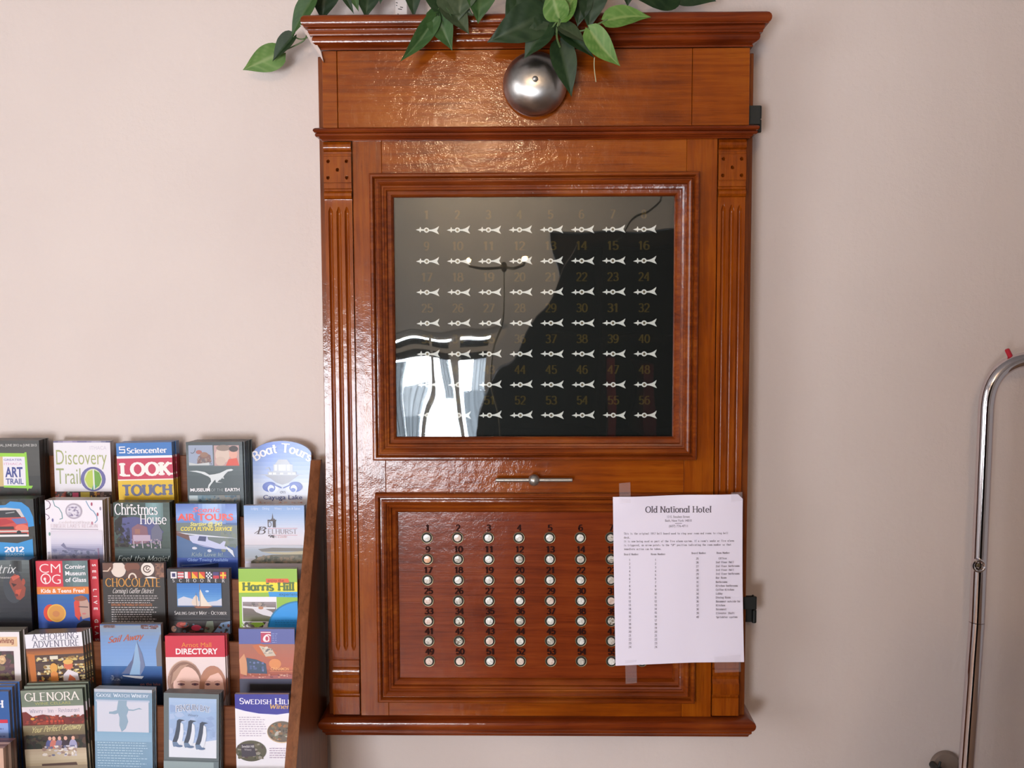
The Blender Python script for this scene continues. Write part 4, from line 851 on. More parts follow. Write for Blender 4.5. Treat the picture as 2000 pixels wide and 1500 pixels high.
def d_cmog(A):
    A.rect(60, 1090, 200, 1340, (44, 84, 148)); A.rect(60, 1080, 122, 1148.5, (214, 44, 66)); A.rect(121.5, 1080, 190, 1147, (66, 82, 84)); A.grad(122, 1096, 172, 1147, ['4c5c5e', '6c8284', '5c7072'], 8, True)
    A.sans('CM', 74.5, 1120, 18, (250, 222, 222), -.01, fit=43); A.ring(88, 1131.5, 9.2, 9.6, 2.2, (250, 222, 222)); A.sans('G', 98, 1142, 19, (250, 222, 222), -.01, fit=19); A.ell(86, 1132, 2.6, 3, (250, 222, 222)); A.line([(86, 1132), (88, 1140)], 2.4, (250, 222, 222))
    for i, t in enumerate(('Corning', 'Museum', 'of Glass')): A.sans(t, 126, 1112 + i * 13, 8.2, W_, .02, fit=(40, 40, 41)[i])
    A.rect(60, 1147.5, 190, 1162.5, (226, 124, 44)); A.sans('Kids & Teens Free!', 77, 1159, 7.4, (250, 226, 220), .025, fit=86)
    A.grad(60, 1162, 190, 1235, ['2c66a4', '2a5ca8', '2c50a4', '2a4692'], 8)
    A.ell(94, 1199, 13.5, 17, (218, 66, 36)); A.ell(106, 1199.5, 18.5, 18, (216, 148, 66)); A.ring(106, 1199.5, 17, 16.5, 2, (230, 176, 70)); A.ell(105, 1201, 7, 6, (204, 128, 72))
    A.ell(156, 1186, 15, 21, (190, 104, 84)); A.poly([(141, 1178), (150, 1168), (154, 1200), (150, 1215), (142, 1205)], (214, 68, 50)); A.poly([(152, 1172), (162, 1168), (171, 1180), (172, 1208), (156, 1212), (152, 1196)], (190, 150, 136)); A.ell(154, 1171, 13, 5, (150, 84, 60)); A.line([(150, 1187), (168, 1188)], 2, (90, 60, 64)); A.ell(160, 1201, 4, 1.6, (200, 110, 110)); A.poly([(141, 1235), (146, 1221), (158, 1214), (172, 1216), (172, 1235)], (38, 34, 46)); A.rect(60, 1229, 190, 1340, (30, 34, 46))
def d_cmog2(A):
    A.rect(60, 1080, 200, 1340, (196, 28, 46))
    for i, ch in enumerate('SEE LIVE GLASS'):
        if ch == ' ': continue
        cy = 1107.5 + i * 12.3; A.sans(ch, 163, 1100, 7, (248, 226, 226), .03, al='c', rot=lambda u, v, cy=cy: (163 - (1096.5 - v) * -1.0 - 0 + 0 if 0 else 163 + (1096.5 - v), cy + (u - 163)))
brochure(2, 69.5, 1096.5, 171, .014, 2, 'red and blue brochure with an orange disc and a lit head', '8c1a26', d_cmog, roll=-.6, fan=.0138, back=d_cmog2, skip_label='red and blue orange-disc brochure')
def d_choc(A):
    A.rect(195, 1090, 330, 1340, (44, 36, 34)); A.rect(195, 1090, 330, 1130, (74, 44, 34)); A.ell(231, 1113, 14.5, 15.5, (226, 206, 194)); A.ell(288, 1112, 13, 13.5, (232, 216, 206)); A.ring(287, 1112, 7, 6.5, 2.2, (90, 56, 46), 20, 330); A.ring(288, 1111, 2.6, 3, 1.8, (90, 56, 46), 0, 270); A.ell(258, 1108, 15, 11, (120, 66, 44)); A.ell(262, 1124, 16, 12, (96, 52, 34)); A.ring(258, 1130, 7, 9, 3, (226, 206, 190), 180, 360); A.ell(210, 1106, 11, 12, (104, 62, 44)); A.line([(201, 1116), (210, 1116), (216, 1109)], 2, (220, 190, 170)); A.rect(303, 1101, 320, 1128, (126, 84, 62)); A.specks(302, 1101, 320, 1128, [(150, 100, 76), (96, 58, 44)], 16, 5); A.ell(294, 1133, 14, 6, (236, 226, 220))
    A.rect(195, 1130, 330, 1340, (44, 36, 34))
    A.serif('CHOCOLATE', 259, 1146.5, 16, (206, 138, 42), thick=.14, thin=.05, ser=.10, fit=108, al='c')
    A.serif("Corning's Gaffer District", 258, 1159.5, 9, (220, 208, 204), thick=.13, thin=.06, ser=0, sl=.3, fit=80, al='c')
    A.lines(209, 1164.2, 310, 4, 4.4, (176, 164, 162), 1.6); A.sans('EXPLORE THE WORLD OF CHOCOLATE', 255, 1185, 4.6, (200, 116, 62), .01, fit=80, al='c'); A.lines(215, 1187, 312, 7, 4.6, (182, 170, 168), 1.7)
brochure(2, 200, 1100, 320.5, .008, 2, 'dark brown brochure with chocolates along its top and gold lettering', '4a3c38', d_choc)
def d_scho(A):
    X = lambda pts: [(300 + x / 5.714, 1080 + y / 5.714) for x, y in pts]
    A.rect(320, 1100, 460, 1340, (38, 30, 34)); 
    fl = lambda i: (333 + i * 13.85, 1117.5, 333 + i * 13.85 + 11.8, 1130.5)
    x0, y0, x1, y1 = fl(0); A.rect(x0, y0, x1, y1, (232, 224, 228)); A.rect(x0 + 2.6, y0 + 2.8, x1 - 2.6, y1 - 2.8, (50, 40, 100))
    x0, y0, x1, y1 = fl(1); A.rect(x0, y0, x1, y1, (226, 204, 208)); A.rect(x0, y0, x1, y0 + 2.5, (200, 60, 60)); A.rect(x0, y0 + 5.4, x1, y0 + 7.8, (206, 70, 80)); A.rect(x0, y1 - 2, x1, y1, (200, 60, 60))
    x0, y0, x1, y1 = fl(2); A.rect(x0, y0, x0 + 6, y1, (232, 222, 224)); A.rect(x0 + 6, y0, x1, y1, (206, 50, 44))
    for i in (3, 4): x0, y0, x1, y1 = fl(i); A.rect(x0, y0, x1, y1, (214, 60, 34)); A.poly([(x0, y0), (x0, y1), (x1, y1)], (236, 180, 30))
    x0, y0, x1, y1 = fl(5); A.rect(x0, y0, x1, y1, (232, 226, 230))
    for a in range(4):
        for c in range(4):
            if (a + c) % 2: A.rect(x0 + a * 2.95, y0 + c * 3.25, x0 + a * 2.95 + 2.95, y0 + c * 3.25 + 3.25, (44, 40, 60))
    x0, y0, x1, y1 = fl(6); A.rect(x0, y0, x1, y0 + 7, (70, 50, 110)); A.rect(x0, y0 + 7, x1, y1, (200, 44, 60))
    x0, y0, x1, y1 = fl(7); A.rect(x0, y0, x1, y1, (206, 40, 36)); A.rect(x0 + 4.4, y0, x0 + 7.6, y1, (240, 190, 40)); A.rect(x0, y0 + 5, x1, y0 + 8.2, (240, 190, 40))
    for i, ch in enumerate('SCHOONER'): A.serif(ch, 338.7 + i * 13.9, 1137.5, 6.4, (226, 218, 222), thick=.15, thin=.06, ser=.1, al='c')
    A.grad(345, 1139.5, 432, 1186, ['2c6cb8', '3a7cc6', '5c96d2', '8cb0dc'], 10); A.poly(X([(265, 520), (330, 490), (400, 510), (560, 560), (700, 540), (755, 510), (755, 600), (265, 600)]), (206, 204, 218)); A.ell(404, 1155.5, 3.5, 2, (180, 206, 236)); A.rect(345, 1184, 432, 1186.5, (54, 84, 130))
    A.poly(X([(430, 590), (415, 560), (440, 500), (470, 470), (490, 500), (500, 600)]), (226, 204, 190)); A.poly(X([(510, 600), (505, 440), (520, 410), (560, 500), (600, 560), (640, 600)]), (232, 216, 200)); A.line(X([(510, 350), (515, 600)]), 1, (120, 96, 84)); A.line(X([(470, 450), (475, 600)]), .8, (120, 96, 84)); A.poly(X([(440, 600), (660, 600), (600, 622), (470, 622)]), (150, 84, 50))
    A.serif('Sailing daily May - October', 390, 1201.5, 6.6, (214, 206, 206), thick=.15, thin=.08, ser=.08, caps=.8, fit=102, al='c')
    A.line([(338, 1208), (438, 1208)], .8, (84, 76, 80)); A.rect(330, 1214, 450, 1250, (46, 34, 34)); A.ell(354, 1222, 13, 6, (176, 70, 64)); A.ell(356, 1221, 7, 3, (220, 110, 96)); A.ell(381, 1228, 10, 6, (190, 50, 80)); A.poly([(396, 1236), (402, 1215), (414, 1214), (416, 1230), (408, 1240)], (110, 116, 100)); A.poly([(416, 1236), (430, 1218), (450, 1214), (450, 1240)], (120, 144, 180)); A.ell(337, 1230, 5, 6, (196, 150, 130)); A.specks(332, 1215, 448, 1240, [(60, 60, 52), (110, 60, 56), (90, 110, 130)], 30, 4)
brochure(2, 326, 1111.5, 447.5, .009, 2, 'black brochure with a row of signal flags above a sailing ship', '5c3a30', d_scho)
def d_har(A):
    A.rect(460, 1100, 590, 1350, (148, 188, 62)); A.poly([(460, 1137), (590, 1138), (590, 1158), (466, 1159)], (240, 222, 40)); A.poly([(519, 1131), (562, 1131), (566, 1139), (519, 1139)], (226, 96, 42)); A.sans('enjoy the', 522, 1137.5, 6, (150, 50, 24), .01, fit=32)
    A.serif('Harris Hill', 473, 1154.5, 15.5, (88, 112, 46), thick=.24, thin=.16, ser=.06, fit=101); A.poly([(523, 1157), (590, 1157), (590, 1168), (525, 1167)], (48, 150, 222)); A.sans('experience', 544, 1164.5, 6, (34, 96, 130), .01, fit=42)
    A.rect(471, 1167, 539, 1218, (240, 232, 238)); A.grad(472.5, 1177, 538, 1216, ['9a8c90', '7c6a68', '6c6056', '6a7048'], 10); A.specks(490, 1178, 524, 1192, [(120, 110, 110), (90, 84, 88), (170, 150, 140)], 24, 4); A.poly([(473, 1185), (500, 1187), (536, 1188), (536, 1191), (500, 1191), (473, 1189)], (226, 220, 224)); A.poly([(492, 1190), (512, 1189), (528, 1196), (536, 1203), (530, 1207), (512, 1203), (498, 1197)], (222, 212, 218)); A.ell(508, 1189, 5, 3, (190, 130, 100))
    A.specks(470, 1217, 524, 1229, [(60, 48, 44), (206, 196, 200), (100, 90, 84)], 30, 5); A.ell(583, 1229, 62, 54, (30, 120, 170), 44); A.ell(584, 1230, 60.5, 52.5, (36, 148, 226), 44); A.lines(535, 1213, 590, 3, 4.4, (30, 112, 190), 1.2)
brochure(2, 465.5, 1111.5, 580, .009, 2, 'lime green brochure with a yellow band and a sky-blue circle', '8a8a84', d_har)

def d_evi(A):
    A.rect(-90, 1225, 50, 1480, (232, 220, 222)); A.rect(-90, 1245, 33, 1264, (226, 188, 150)); A.serif('Finger Lakes reviving', 26, 1257, 10, (150, 84, 70), thick=.2, thin=.1, ser=.06, fit=104, al='r'); A.rect(-90, 1273, 25, 1400, (96, 66, 74)); A.specks(-20, 1274, 25, 1350, [(80, 58, 66), (116, 80, 84), (72, 70, 62), (120, 104, 80)], 60, 7); A.ell(2, 1290, 7, 9, (214, 170, 130)); A.specks(-4, 1280, 10, 1296, [(230, 196, 150), (190, 150, 110)], 12, 4)
brochure(3, -78, 1235, 37.5, .026, 4, 'cream brochure with an orange title band at the rack\'s left end', '7c7868', d_evi, roll=-.3, skip_label='cream orange-banded brochure')
def d_shop(A):
    A.rect(40, 1230, 180, 1500, (140, 84, 44)); A.rect(40, 1230, 180, 1268, (232, 226, 232))
    A.serif('A SHOPPING', 107, 1252, 12, (96, 88, 112), thick=.13, thin=.05, ser=.1, fit=90, al='c'); A.line([(62, 1254), (150, 1253)], .7, (170, 164, 180)); A.serif('ADVENTURE', 108, 1266.5, 12, (96, 88, 112), thick=.13, thin=.05, ser=.1, fit=91, al='c')
    A.grad(40, 1268, 180, 1283, ['6a3c34', '9c5a34', 'b46c34'], 5); A.poly([(50, 1278), (64, 1280), (66, 1345), (54, 1345)], (196, 110, 48)); A.rect(64, 1282, 170, 1360, (84, 60, 54))
    for y in (1286, 1302, 1312, 1324): A.specks(66, y, 164, y + 9, [(206, 180, 110), (226, 206, 150), (190, 140, 70), (214, 196, 170), (150, 110, 60)], 34, 4.5); A.rect(64, y + 9.6, 166, y + 11.4, (64, 44, 50))
    A.rect(94, 1284, 110, 1291, (226, 214, 196)); A.ell(100, 1308, 7.5, 9.5, (226, 160, 76)); A.poly([(92, 1345), (93, 1318), (100, 1314), (107, 1318), (108, 1345)], (226, 140, 70)); A.ell(129, 1303, 9, 9.5, (214, 110, 76)); A.ell(129, 1297, 10, 5, (226, 176, 96)); A.poly([(116, 1345), (118, 1322), (128, 1312), (146, 1320), (150, 1345)], (232, 216, 222)); A.poly([(122, 1345), (130, 1322), (140, 1330), (144, 1345)], (226, 120, 84)); A.poly([(60, 1348), (70, 1330), (90, 1336), (94, 1348)], (216, 96, 50)); A.specks(90, 1334, 166, 1352, [(226, 150, 80), (206, 90, 60), (230, 200, 120), (226, 220, 214)], 36, 5)
brochure(3, 48, 1240, 160, .026, 4, 'brochure with blue-grey capitals above a shop counter full of goods', '6c6a5e', d_shop, roll=-3.0, fan=.0006)
def d_sail(A):
    A.rect(190, 1210, 320, 1480, (72, 108, 166)); A.grad(195, 1222, 314, 1303, ['8c98a8', '7c9ac8', '7ea2d8', '88aadc'], 12); A.specks(196, 1221, 225, 1227, [(110, 90, 90), (140, 120, 130)], 14, 5); A.specks(275, 1221, 312, 1229, [(96, 66, 64), (120, 90, 96)], 18, 5)
    A.grad(195, 1303, 314, 1345, ['4a70a8', '3a5a92', '2a4070', '1c2c4c'], 10); A.poly([(303, 1270), (312, 1240), (315, 1240), (315, 1303), (304, 1303)], (122, 116, 120))
    A.poly([(268, 1252), (256, 1290), (240, 1312), (234, 1318), (252, 1318), (262, 1300)], (104, 112, 146)); A.poly([(266, 1254), (274, 1290), (278, 1310), (272, 1320), (250, 1320), (258, 1296), (262, 1270)], (150, 180, 214)); A.poly([(267, 1256), (276, 1278), (281, 1302), (276, 1314), (270, 1322), (272, 1296)], (122, 132, 166)); A.poly([(236, 1321), (278, 1323), (274, 1328), (262, 1327), (238, 1323)], (214, 216, 226))
    A.serif('Sail Away', 209, 1257, 12, (190, 96, 70), thick=.16, thin=.09, ser=0, sl=.4, fit=68, rot=lambda u, v: (u, v - (u - 209) * .12)); A.specks(212, 1321, 236, 1332, [(180, 190, 210), (90, 110, 150), (140, 150, 180)], 16, 3); A.rect(190, 1338, 320, 1480, (26, 42, 66)); A.sans('on the lake', 310, 1341, 5, (150, 90, 90), 0, fit=40, al='r')
brochure(3, 195, 1220, 314, .010, 2, 'blue brochure with a tall sailboat on dark water', '8c8478', d_sail, gloss=True)
def d_dir(A):
    A.rect(315, 1235, 450, 1285.5, (204, 30, 58)); A.rect(315, 1285, 450, 1500, (236, 212, 210)); A.sans('Arnot Mall', 383, 1265, 9, (230, 140, 40), .0, fit=58, al='c'); A.sans('DIRECTORY', 383, 1279, 10.8, (248, 232, 232), .028, fit=83, al='c')
    A.ell(358, 1334, 34, 43, (176, 134, 118)); A.ell(360, 1337, 31, 41, (150, 108, 92)); A.ell(362, 1342, 27, 38, (242, 196, 182)); A.poly([(330, 1340), (336, 1316), (350, 1302), (368, 1298), (352, 1310), (340, 1330)], (188, 146, 126)); A.ring(358, 1333, 33, 41, 1.6, (214, 176, 156), 195, 300); A.ring(359, 1334, 30, 38, 1.2, (130, 92, 78), 200, 330); A.ell(413, 1346, 27, 44, (184, 126, 102)); A.ell(416, 1350, 20, 37, (242, 190, 174)); A.poly([(390, 1330), (404, 1312), (420, 1308), (434, 1322), (424, 1316), (408, 1322), (394, 1340)], (190, 128, 100)); A.poly([(432, 1326), (440, 1330), (441, 1360), (436, 1360)], (170, 110, 90))
    for x, w in ((351, 7), (378, 7), (403, 5), (422, 5)): A.ell(x, 1339, w, 2.6, (150, 96, 100)); A.ell(x, 1339.5, 2.4, 2.2, (96, 66, 80)); A.line([(x - w - 1, 1334), (x, 1332.4), (x + w, 1334)], 1.4, (190, 136, 116))
brochure(3, 322, 1242.5, 438.5, .014, 3, 'red-topped brochure with two smiling faces on pale pink', '8e1826', d_dir, roll=-.4, bands=[(1242.5, 1286, (160, 24, 44)), (1286, 1480, (150, 128, 124))], fan=.0010)
def d_cas(A):
    A.rect(460, 1220, 600, 1500, (176, 92, 72)); A.rect(460, 1220, 600, 1259, (92, 98, 162)); A.rect(509, 1234, 529, 1256, (190, 62, 92)); A.rect(509, 1235, 529, 1236.5, W_); A.serif('C', 512, 1254, 14, (246, 226, 230), thick=.18, thin=.1, ser=0, sl=.3, fit=14); A.ring(521, 1248, 4, 5.5, 2, (246, 226, 230)); A.lines(531, 1238, 542, 5, 4.2, (150, 156, 206), 1.1)
    A.grad(466, 1259, 582, 1310, ['aa6a58', 'b46450', 'c0644a'], 8); A.poly([(492, 1262), (510, 1258), (540, 1276), (530, 1290), (504, 1278)], (196, 106, 66)); A.poly([(505, 1262), (530, 1268), (538, 1282), (518, 1284)], (206, 186, 166)); A.specks(512, 1264, 532, 1278, [(160, 150, 144), (220, 206, 190), (120, 110, 110)], 14, 3); A.poly([(466, 1290), (476, 1278), (482, 1300), (480, 1322), (468, 1318)], (214, 150, 110)); A.poly([(480, 1286), (500, 1290), (518, 1298), (520, 1318), (482, 1317)], (60, 78, 104)); A.specks(486, 1294, 514, 1314, [(84, 96, 140), (110, 120, 170), (50, 70, 96)], 14, 4); A.ell(536, 1298, 12, 10, (224, 140, 84)); A.sans('CINNAMON', 527, 1311, 5.6, (240, 170, 110), .02, fit=36); A.rect(525, 1312, 580, 1314, (206, 120, 84)); A.poly([(468, 1324), (520, 1322), (562, 1318), (582, 1322), (582, 1328), (470, 1328)], (176, 100, 96)); A.rect(460, 1328, 600, 1500, (64, 62, 84)); A.specks(470, 1318, 580, 1326, [(206, 130, 110), (220, 170, 150), (140, 80, 84)], 24, 3); A.rect(486, 1338, 575, 1352, (30, 26, 30))
brochure(3, 466, 1229, 584, .008, 2, 'brochure with a violet top above an orange-lit building at night', '7a6a72', d_cas)

def d_blu(A):
    A.rect(-110, 1340, 30, 1600, (40, 86, 152)); A.serif('ITH', 5, 1384, 14, W_, thick=.24, thin=.14, ser=.08, al='r'); A.rect(-110, 1408, 12, 1415, (206, 44, 70)); A.rect(-110, 1415, 12.5, 1600, (138, 160, 214)); A.lines(-30, 1425, 9, 3, 15, (100, 112, 170), 3)
brochure(4, -98, 1352, 16.5, .028, 4, 'blue brochure with a red stripe at the rack\'s left end', '8c8078', d_blu, roll=-.7, fan=.0018, lift=.008, skip_label='blue red-striped brochure')
def d_gle(A):
    A.rect(30, 1340, 175, 1600, (96, 82, 70)); A.rect(30, 1340, 175, 1384, (112, 118, 104)); A.grad(30, 1349, 175, 1384, ['7c8272', '6e7666', '76806e'], 6)
    A.serif('GLENORA', 100, 1371, 16, (234, 222, 216), thick=.13, thin=.05, ser=.09, fit=106, al='c'); A.sans('WINE CELLARS', 101, 1379, 5.2, (172, 168, 96), .0, fit=70, al='c'); A.rect(30, 1382.5, 175, 1404, (222, 206, 212)); A.serif('Winery - Inn - Restaurant', 104, 1394.5, 7.4, (150, 140, 160), thick=.13, thin=.07, ser=.06, fit=98, al='c')
    A.poly([(30, 1394), (48, 1392), (60, 1402), (80, 1398), (110, 1404), (165, 1408), (175, 1425), (30, 1425)], (120, 44, 40)); A.specks(44, 1400, 164, 1418, [(150, 60, 46), (110, 40, 38), (96, 60, 50), (176, 80, 54)], 60, 5)
    for x in (86, 94, 102, 110, 116): A.rect(x, 1410, x + 4.5, 1414, (196, 70, 50)); A.rect(x, 1415, x + 4.5, 1417.5, (160, 60, 44))
    A.ell(60, 1406, 4, 2.4, (230, 160, 60)); A.grad(30, 1419, 175, 1442, ['8c7c60', '7c6c50', '6c5c46'], 5); A.serif('Your Perfect Getaway', 104, 1431, 11, (214, 200, 140), thick=.12, thin=.06, ser=0, sl=.4, fit=98, al='c', rot=lambda u, v: (u, v - (u - 104) * .06))
    A.rect(30, 1440, 175, 1468, (60, 46, 44)); A.specks(44, 1438, 166, 1470, [(48, 38, 36), (84, 62, 50), (70, 66, 50), (40, 44, 36)], 60, 8)
    for x, c in ((84, (90, 96, 150)), (92, (206, 120, 106)), (103, (130, 116, 150)), (115, (60, 46, 60)), (130, (160, 156, 190))): A.ell(x + 6, 1462, 8, 14, c); A.ell(x + 7, 1446, 3.4, 4, (226, 170, 150))
    A.grad(30, 1466, 175, 1500, ['b8a088', 'c6b49a', 'ac9678'], 6); A.specks(74, 1460, 142, 1482, [(200, 190, 196), (110, 110, 140), (160, 130, 120), (226, 214, 206)], 40, 5); A.poly([(72, 1496), (140, 1494), (142, 1500), (72, 1500)], (80, 56, 48)); A.rect(30, 1500, 175, 1600, (150, 130, 106))
brochure(4, 40, 1349.5, 161, .022, 3, 'sage green brochure with cream capitals over a red barn', '3c4438', d_gle, roll=-2.2, fan=.0007, lift=.006)
def d_goo(A):
    A.rect(170, 1340, 310, 1600, (126, 156, 182)); A.rect(170, 1340, 310, 1357, (186, 190, 202)); A.rect(170, 1354, 310, 1365.5, (128, 152, 176)); A.serif('Goose Watch Winery', 239, 1363.5, 7, (216, 222, 232), thick=.16, thin=.08, ser=.06, caps=.8, fit=101, al='c'); A.rect(189, 1369, 290, 1434, (206, 204, 218)); A.grad(187, 1369, 292, 1373, ['a8b4cc', 'c6c8d8'], 3)
    g = (142, 164, 184); X = lambda pts: [(x / 5, 1200 + y / 5) for x, y in pts]
    A.poly(X([(1155, 850), (1240, 850), (1235, 900), (1255, 930), (1250, 960), (1235, 1000), (1250, 1060), (1225, 1130), (1185, 1165), (1162, 1100), (1165, 1020), (1150, 975), (1140, 940)]), g); A.poly(X([(1145, 945), (1100, 962), (1065, 965), (1062, 985), (1120, 990), (1150, 980)]), g); A.poly(X([(1245, 935), (1300, 940), (1360, 920), (1390, 935), (1350, 935), (1300, 952), (1245, 950)]), g)
    A.grad(184, 1433, 296, 1452, ['86a8c4', '8cacc6', '90aec8'], 4); A.lines(189, 1454, 290, 12, 5.2, (186, 206, 220), 1.5)
brochure(4, 184, 1348, 297, .014, 3, 'pale blue-grey brochure with a flying goose shape', '8a8e8c', d_goo, roll=1.2, fan=.0012)
def d_pen(A):
    A.rect(305, 1345, 440, 1600, (98, 106, 110)); A.grad(330, 1366, 423, 1485, ['a8bcdc', '9cb4d8', '9cb0d4', 'a8bade', 'c8d0e6'], 14); A.poly([(330, 1450), (340, 1454), (356, 1452), (375, 1456), (400, 1452), (423, 1448), (423, 1485), (330, 1485)], (222, 222, 232)); A.specks(332, 1380, 420, 1446, [(150, 172, 210), (172, 188, 220), (146, 166, 206)], 40, 9)
    A.sans('PENGUIN BAY', 377, 1391, 12, (206, 208, 220), .05, fit=68, al='c', rot=lambda u, v: (u, v + ((u - 377) / 34.) ** 2 * 4 - 1)); A.sans('PENGUIN BAY', 377, 1390.5, 11, (120, 130, 160), .004, fit=65, al='c', rot=lambda u, v: (u, v + ((u - 377) / 34.) ** 2 * 4 - 1)); A.sans('Winery', 377, 1402, 5, (120, 130, 160), 0, fit=22, al='c', sl=.3)
    for dx, dy in ((0, 0), (22, 1), (44, 4)):
        q = lambda pts: [(342 + dx * 1.02 + x, 1408 + dy + y) for x, y in pts]
        A.poly(q([(10, 5), (16, 10), (17, 26), (14, 44), (8, 54), (0, 53), (4, 40), (7, 20)]), (222, 224, 234)); A.poly(q([(4, 3), (8, 0), (13, 1), (20, 2.4), (13, 4), (11, 8), (10, 22), (7, 38), (3, 48), (-4, 54), (-5, 46), (0, 30), (3, 14)]), (66, 74, 92)); A.poly(q([(-5, 46), (4, 46), (10, 54), (-3, 56)]), (110, 130, 160)); A.ell(350 + dx, 1408 + dy + 54, 7, 2.4, (96, 116, 150))
    A.rect(305, 1491, 440, 1600, (110, 120, 124)); A.rect(320, 1493, 418, 1600, (150, 162, 164))
brochure(4, 320, 1356.5, 428, .018, 3, 'grey-bordered brochure with three penguins on snow', '4c5254', d_pen, roll=1.6, fan=.0016)
def d_swe(A):
    A.rect(450, 1345, 600, 1600, (238, 230, 236)); A.poly([(450, 1345), (600, 1345), (600, 1384), (575, 1394), (540, 1399), (505, 1397), (478, 1392), (450, 1385)], (232, 226, 240)); A.poly([(450, 1345), (600, 1345), (600, 1382), (575, 1392), (540, 1397), (505, 1395), (478, 1390), (450, 1382)], (54, 50, 150))
    A.serif('Swedish Hill', 467, 1376, 11.5, (232, 226, 236), thick=.16, thin=.08, ser=.08, caps=.78, fit=102); A.serif('Winery', 526, 1385, 9, (206, 160, 90), thick=.17, thin=.09, ser=.05, sl=.2, fit=46)
    A.lines(466, 1402, 520, 9, 4.6, (170, 150, 176), 1.3); A.ell(549, 1432, 29, 22, (206, 176, 140), 36); A.ell(549, 1431, 28, 21, (110, 96, 84), 36); A.specks(526, 1414, 570, 1448, [(84, 76, 66), (140, 110, 84), (120, 120, 100), (170, 110, 70), (190, 180, 170)], 60, 4); A.ell(488, 1470, 30, 21, (90, 84, 66), 36); A.specks(462, 1454, 512, 1486, [(70, 72, 54), (110, 100, 80), (150, 140, 130), (84, 60, 60)], 40, 5); A.poly([(468, 1456), (494, 1455), (498, 1480), (470, 1482)], (70, 60, 70)); A.sans('Swedish Hill', 482, 1463, 5, (214, 206, 206), .01, fit=24, al='c'); A.sans('Winery', 482, 1469, 4, (190, 180, 180), 0, fit=14, al='c'); A.lines(524, 1464, 570, 5, 4.6, (176, 156, 180), 1.3)
brochure(4, 458.5, 1356.5, 576, .006, 1, 'white brochure with a violet curved top and two oval pictures', 'a0989c', d_swe)
def d_tan(A):
    A.rect(-120, 1450, 30, 1700, (206, 160, 146))
for i in range(5):
    t = .036; y = -.0228 - t - DY * 5 + i * t / 5; a, c = P(-112, 1461, -.0228 - t - DY * 5), P(6, 1461, -.0228 - t - DY * 5); w = c.x - a.x; h = a.z - SH[5] - .0004
    o = thing('brochure', (a.x + .0003 * i, y, SH[5] + .0004), 'tan brochure of the thick stack at the bottom left corner', 'brochure', 'tan brochures at the bottom left corner')
    b = bmesh.new(); cl = b.loops.layers.float_color.new('print'); box(b, 0, w, 0, t / 5 * .9, 0, h)
    for f in b.faces:
        for l in f.loops: l[cl] = (*rgb(('c8a08c', '8a6a5c', 'd2b4a4', '5c4038', '7c5448')[i]), 1)
    obj('pages', b, M_print, o, local=True, clean=False, angle=0)

# ------------------------------------------------------------------ chrome tube rail and wall plate on the right
rail = thing('chrome_rail', (P(1888, 1500, -.08).x, -.08, 0.0), 'bent chrome tube stand with a small red plug on its shoulder', 'rail')
YT = -.08
top = P(1990, 706, YT); bend = P(1926, 800, YT); mid = P(1908, 1214, YT); low = P(1887, 1500, YT)
def arc3(a, c, d, n=10): return [(a * (1 - t) + c * t) * (1 - t) + (c * (1 - t) + d * t) * t for t in [i / n for i in range(n + 1)]]
b = bmesh.new(); cp = P(1931, 722, YT)
pts = [mid, mid * .6 + bend * .4, mid * .2 + bend * .8] + arc3(bend, P(1930, 712, YT), P(2004, 702, YT), 14) + [P(2030, 700, YT), P(2200, 694, YT), P(2290, 692, YT)]
tube(b, pts, .0125, 28); obj('upper_tube', b, M_chrome, rail)
b = bmesh.new(); foot = low + (low - mid) * (low.z / (mid.z - low.z)); foot.z = 0.0
tube(b, [mid + Vector((0, 0, -.0012)), mid * .5 + low * .5, low, foot], .0127, 28); obj('lower_tube', b, M_chrome, rail)
b = bmesh.new(); q = P(2290, 692, YT); tube(b, [q, q + Vector((.05, 0, -.02)), q + Vector((.07, 0, -.08)), (q.x + .07, YT, 0)], .0125, 20); obj('far_tube', b, M_chrome, rail)
b = bmesh.new(); a, c = P(1975, 700, YT), P(1967, 683, YT); tube(b, [a, a * .7 + c * .3, c, c + (c - a) * .08], [.0042, .0042, .0040, .0026], 14); obj('red_plug', b, M_redplug, rail)['label'] = 'red plastic plug'
b = bmesh.new(); s = P(1912, 1105, -.094); lathe_y(b, [(.0118, -.004), (.0112, .0016), (.0092, .0024), (.0076, .0014), (.0056, -.003), (.0030, -.006), (0, -.0062)], s, 26); sc = obj('screw_cup', b, M_chrome, rail)
b = bmesh.new(); lathe_y(b, [(.0036, -.006), (.0036, -.0022), (.002, -.0012), (0, -.001)], s, 14); obj('screw', b, M_pin, sc)
wp = thing('wall_bumper', P(1850, 1500, -.001), 'round grey wall plate with dark knob, low beside the chrome stand', 'wall plate')
c = P(1850, 1499, -.012)
b = bmesh.new(); lathe_y(b, [(.0262, 0), (.0262, .004), (.0238, .0085), (.012, .011), (0, .0115)], (c.x, -.001, c.z), 40); obj('plate', b, M_grey, wp)
b = bmesh.new(); d = P(1830, 1503, -.03); lathe_y(b, [(.006, -.02), (.006, 0), (.0085, .002), (.0088, .01), (.006, .014), (0, .015)], (d.x, -.03, d.z), 22)
tube(b, [(d.x, -.036, d.z + .006), (d.x + .003, -.036, d.z + .017)], [.0026, .0018], 10); obj('knob', b, M_black, wp)

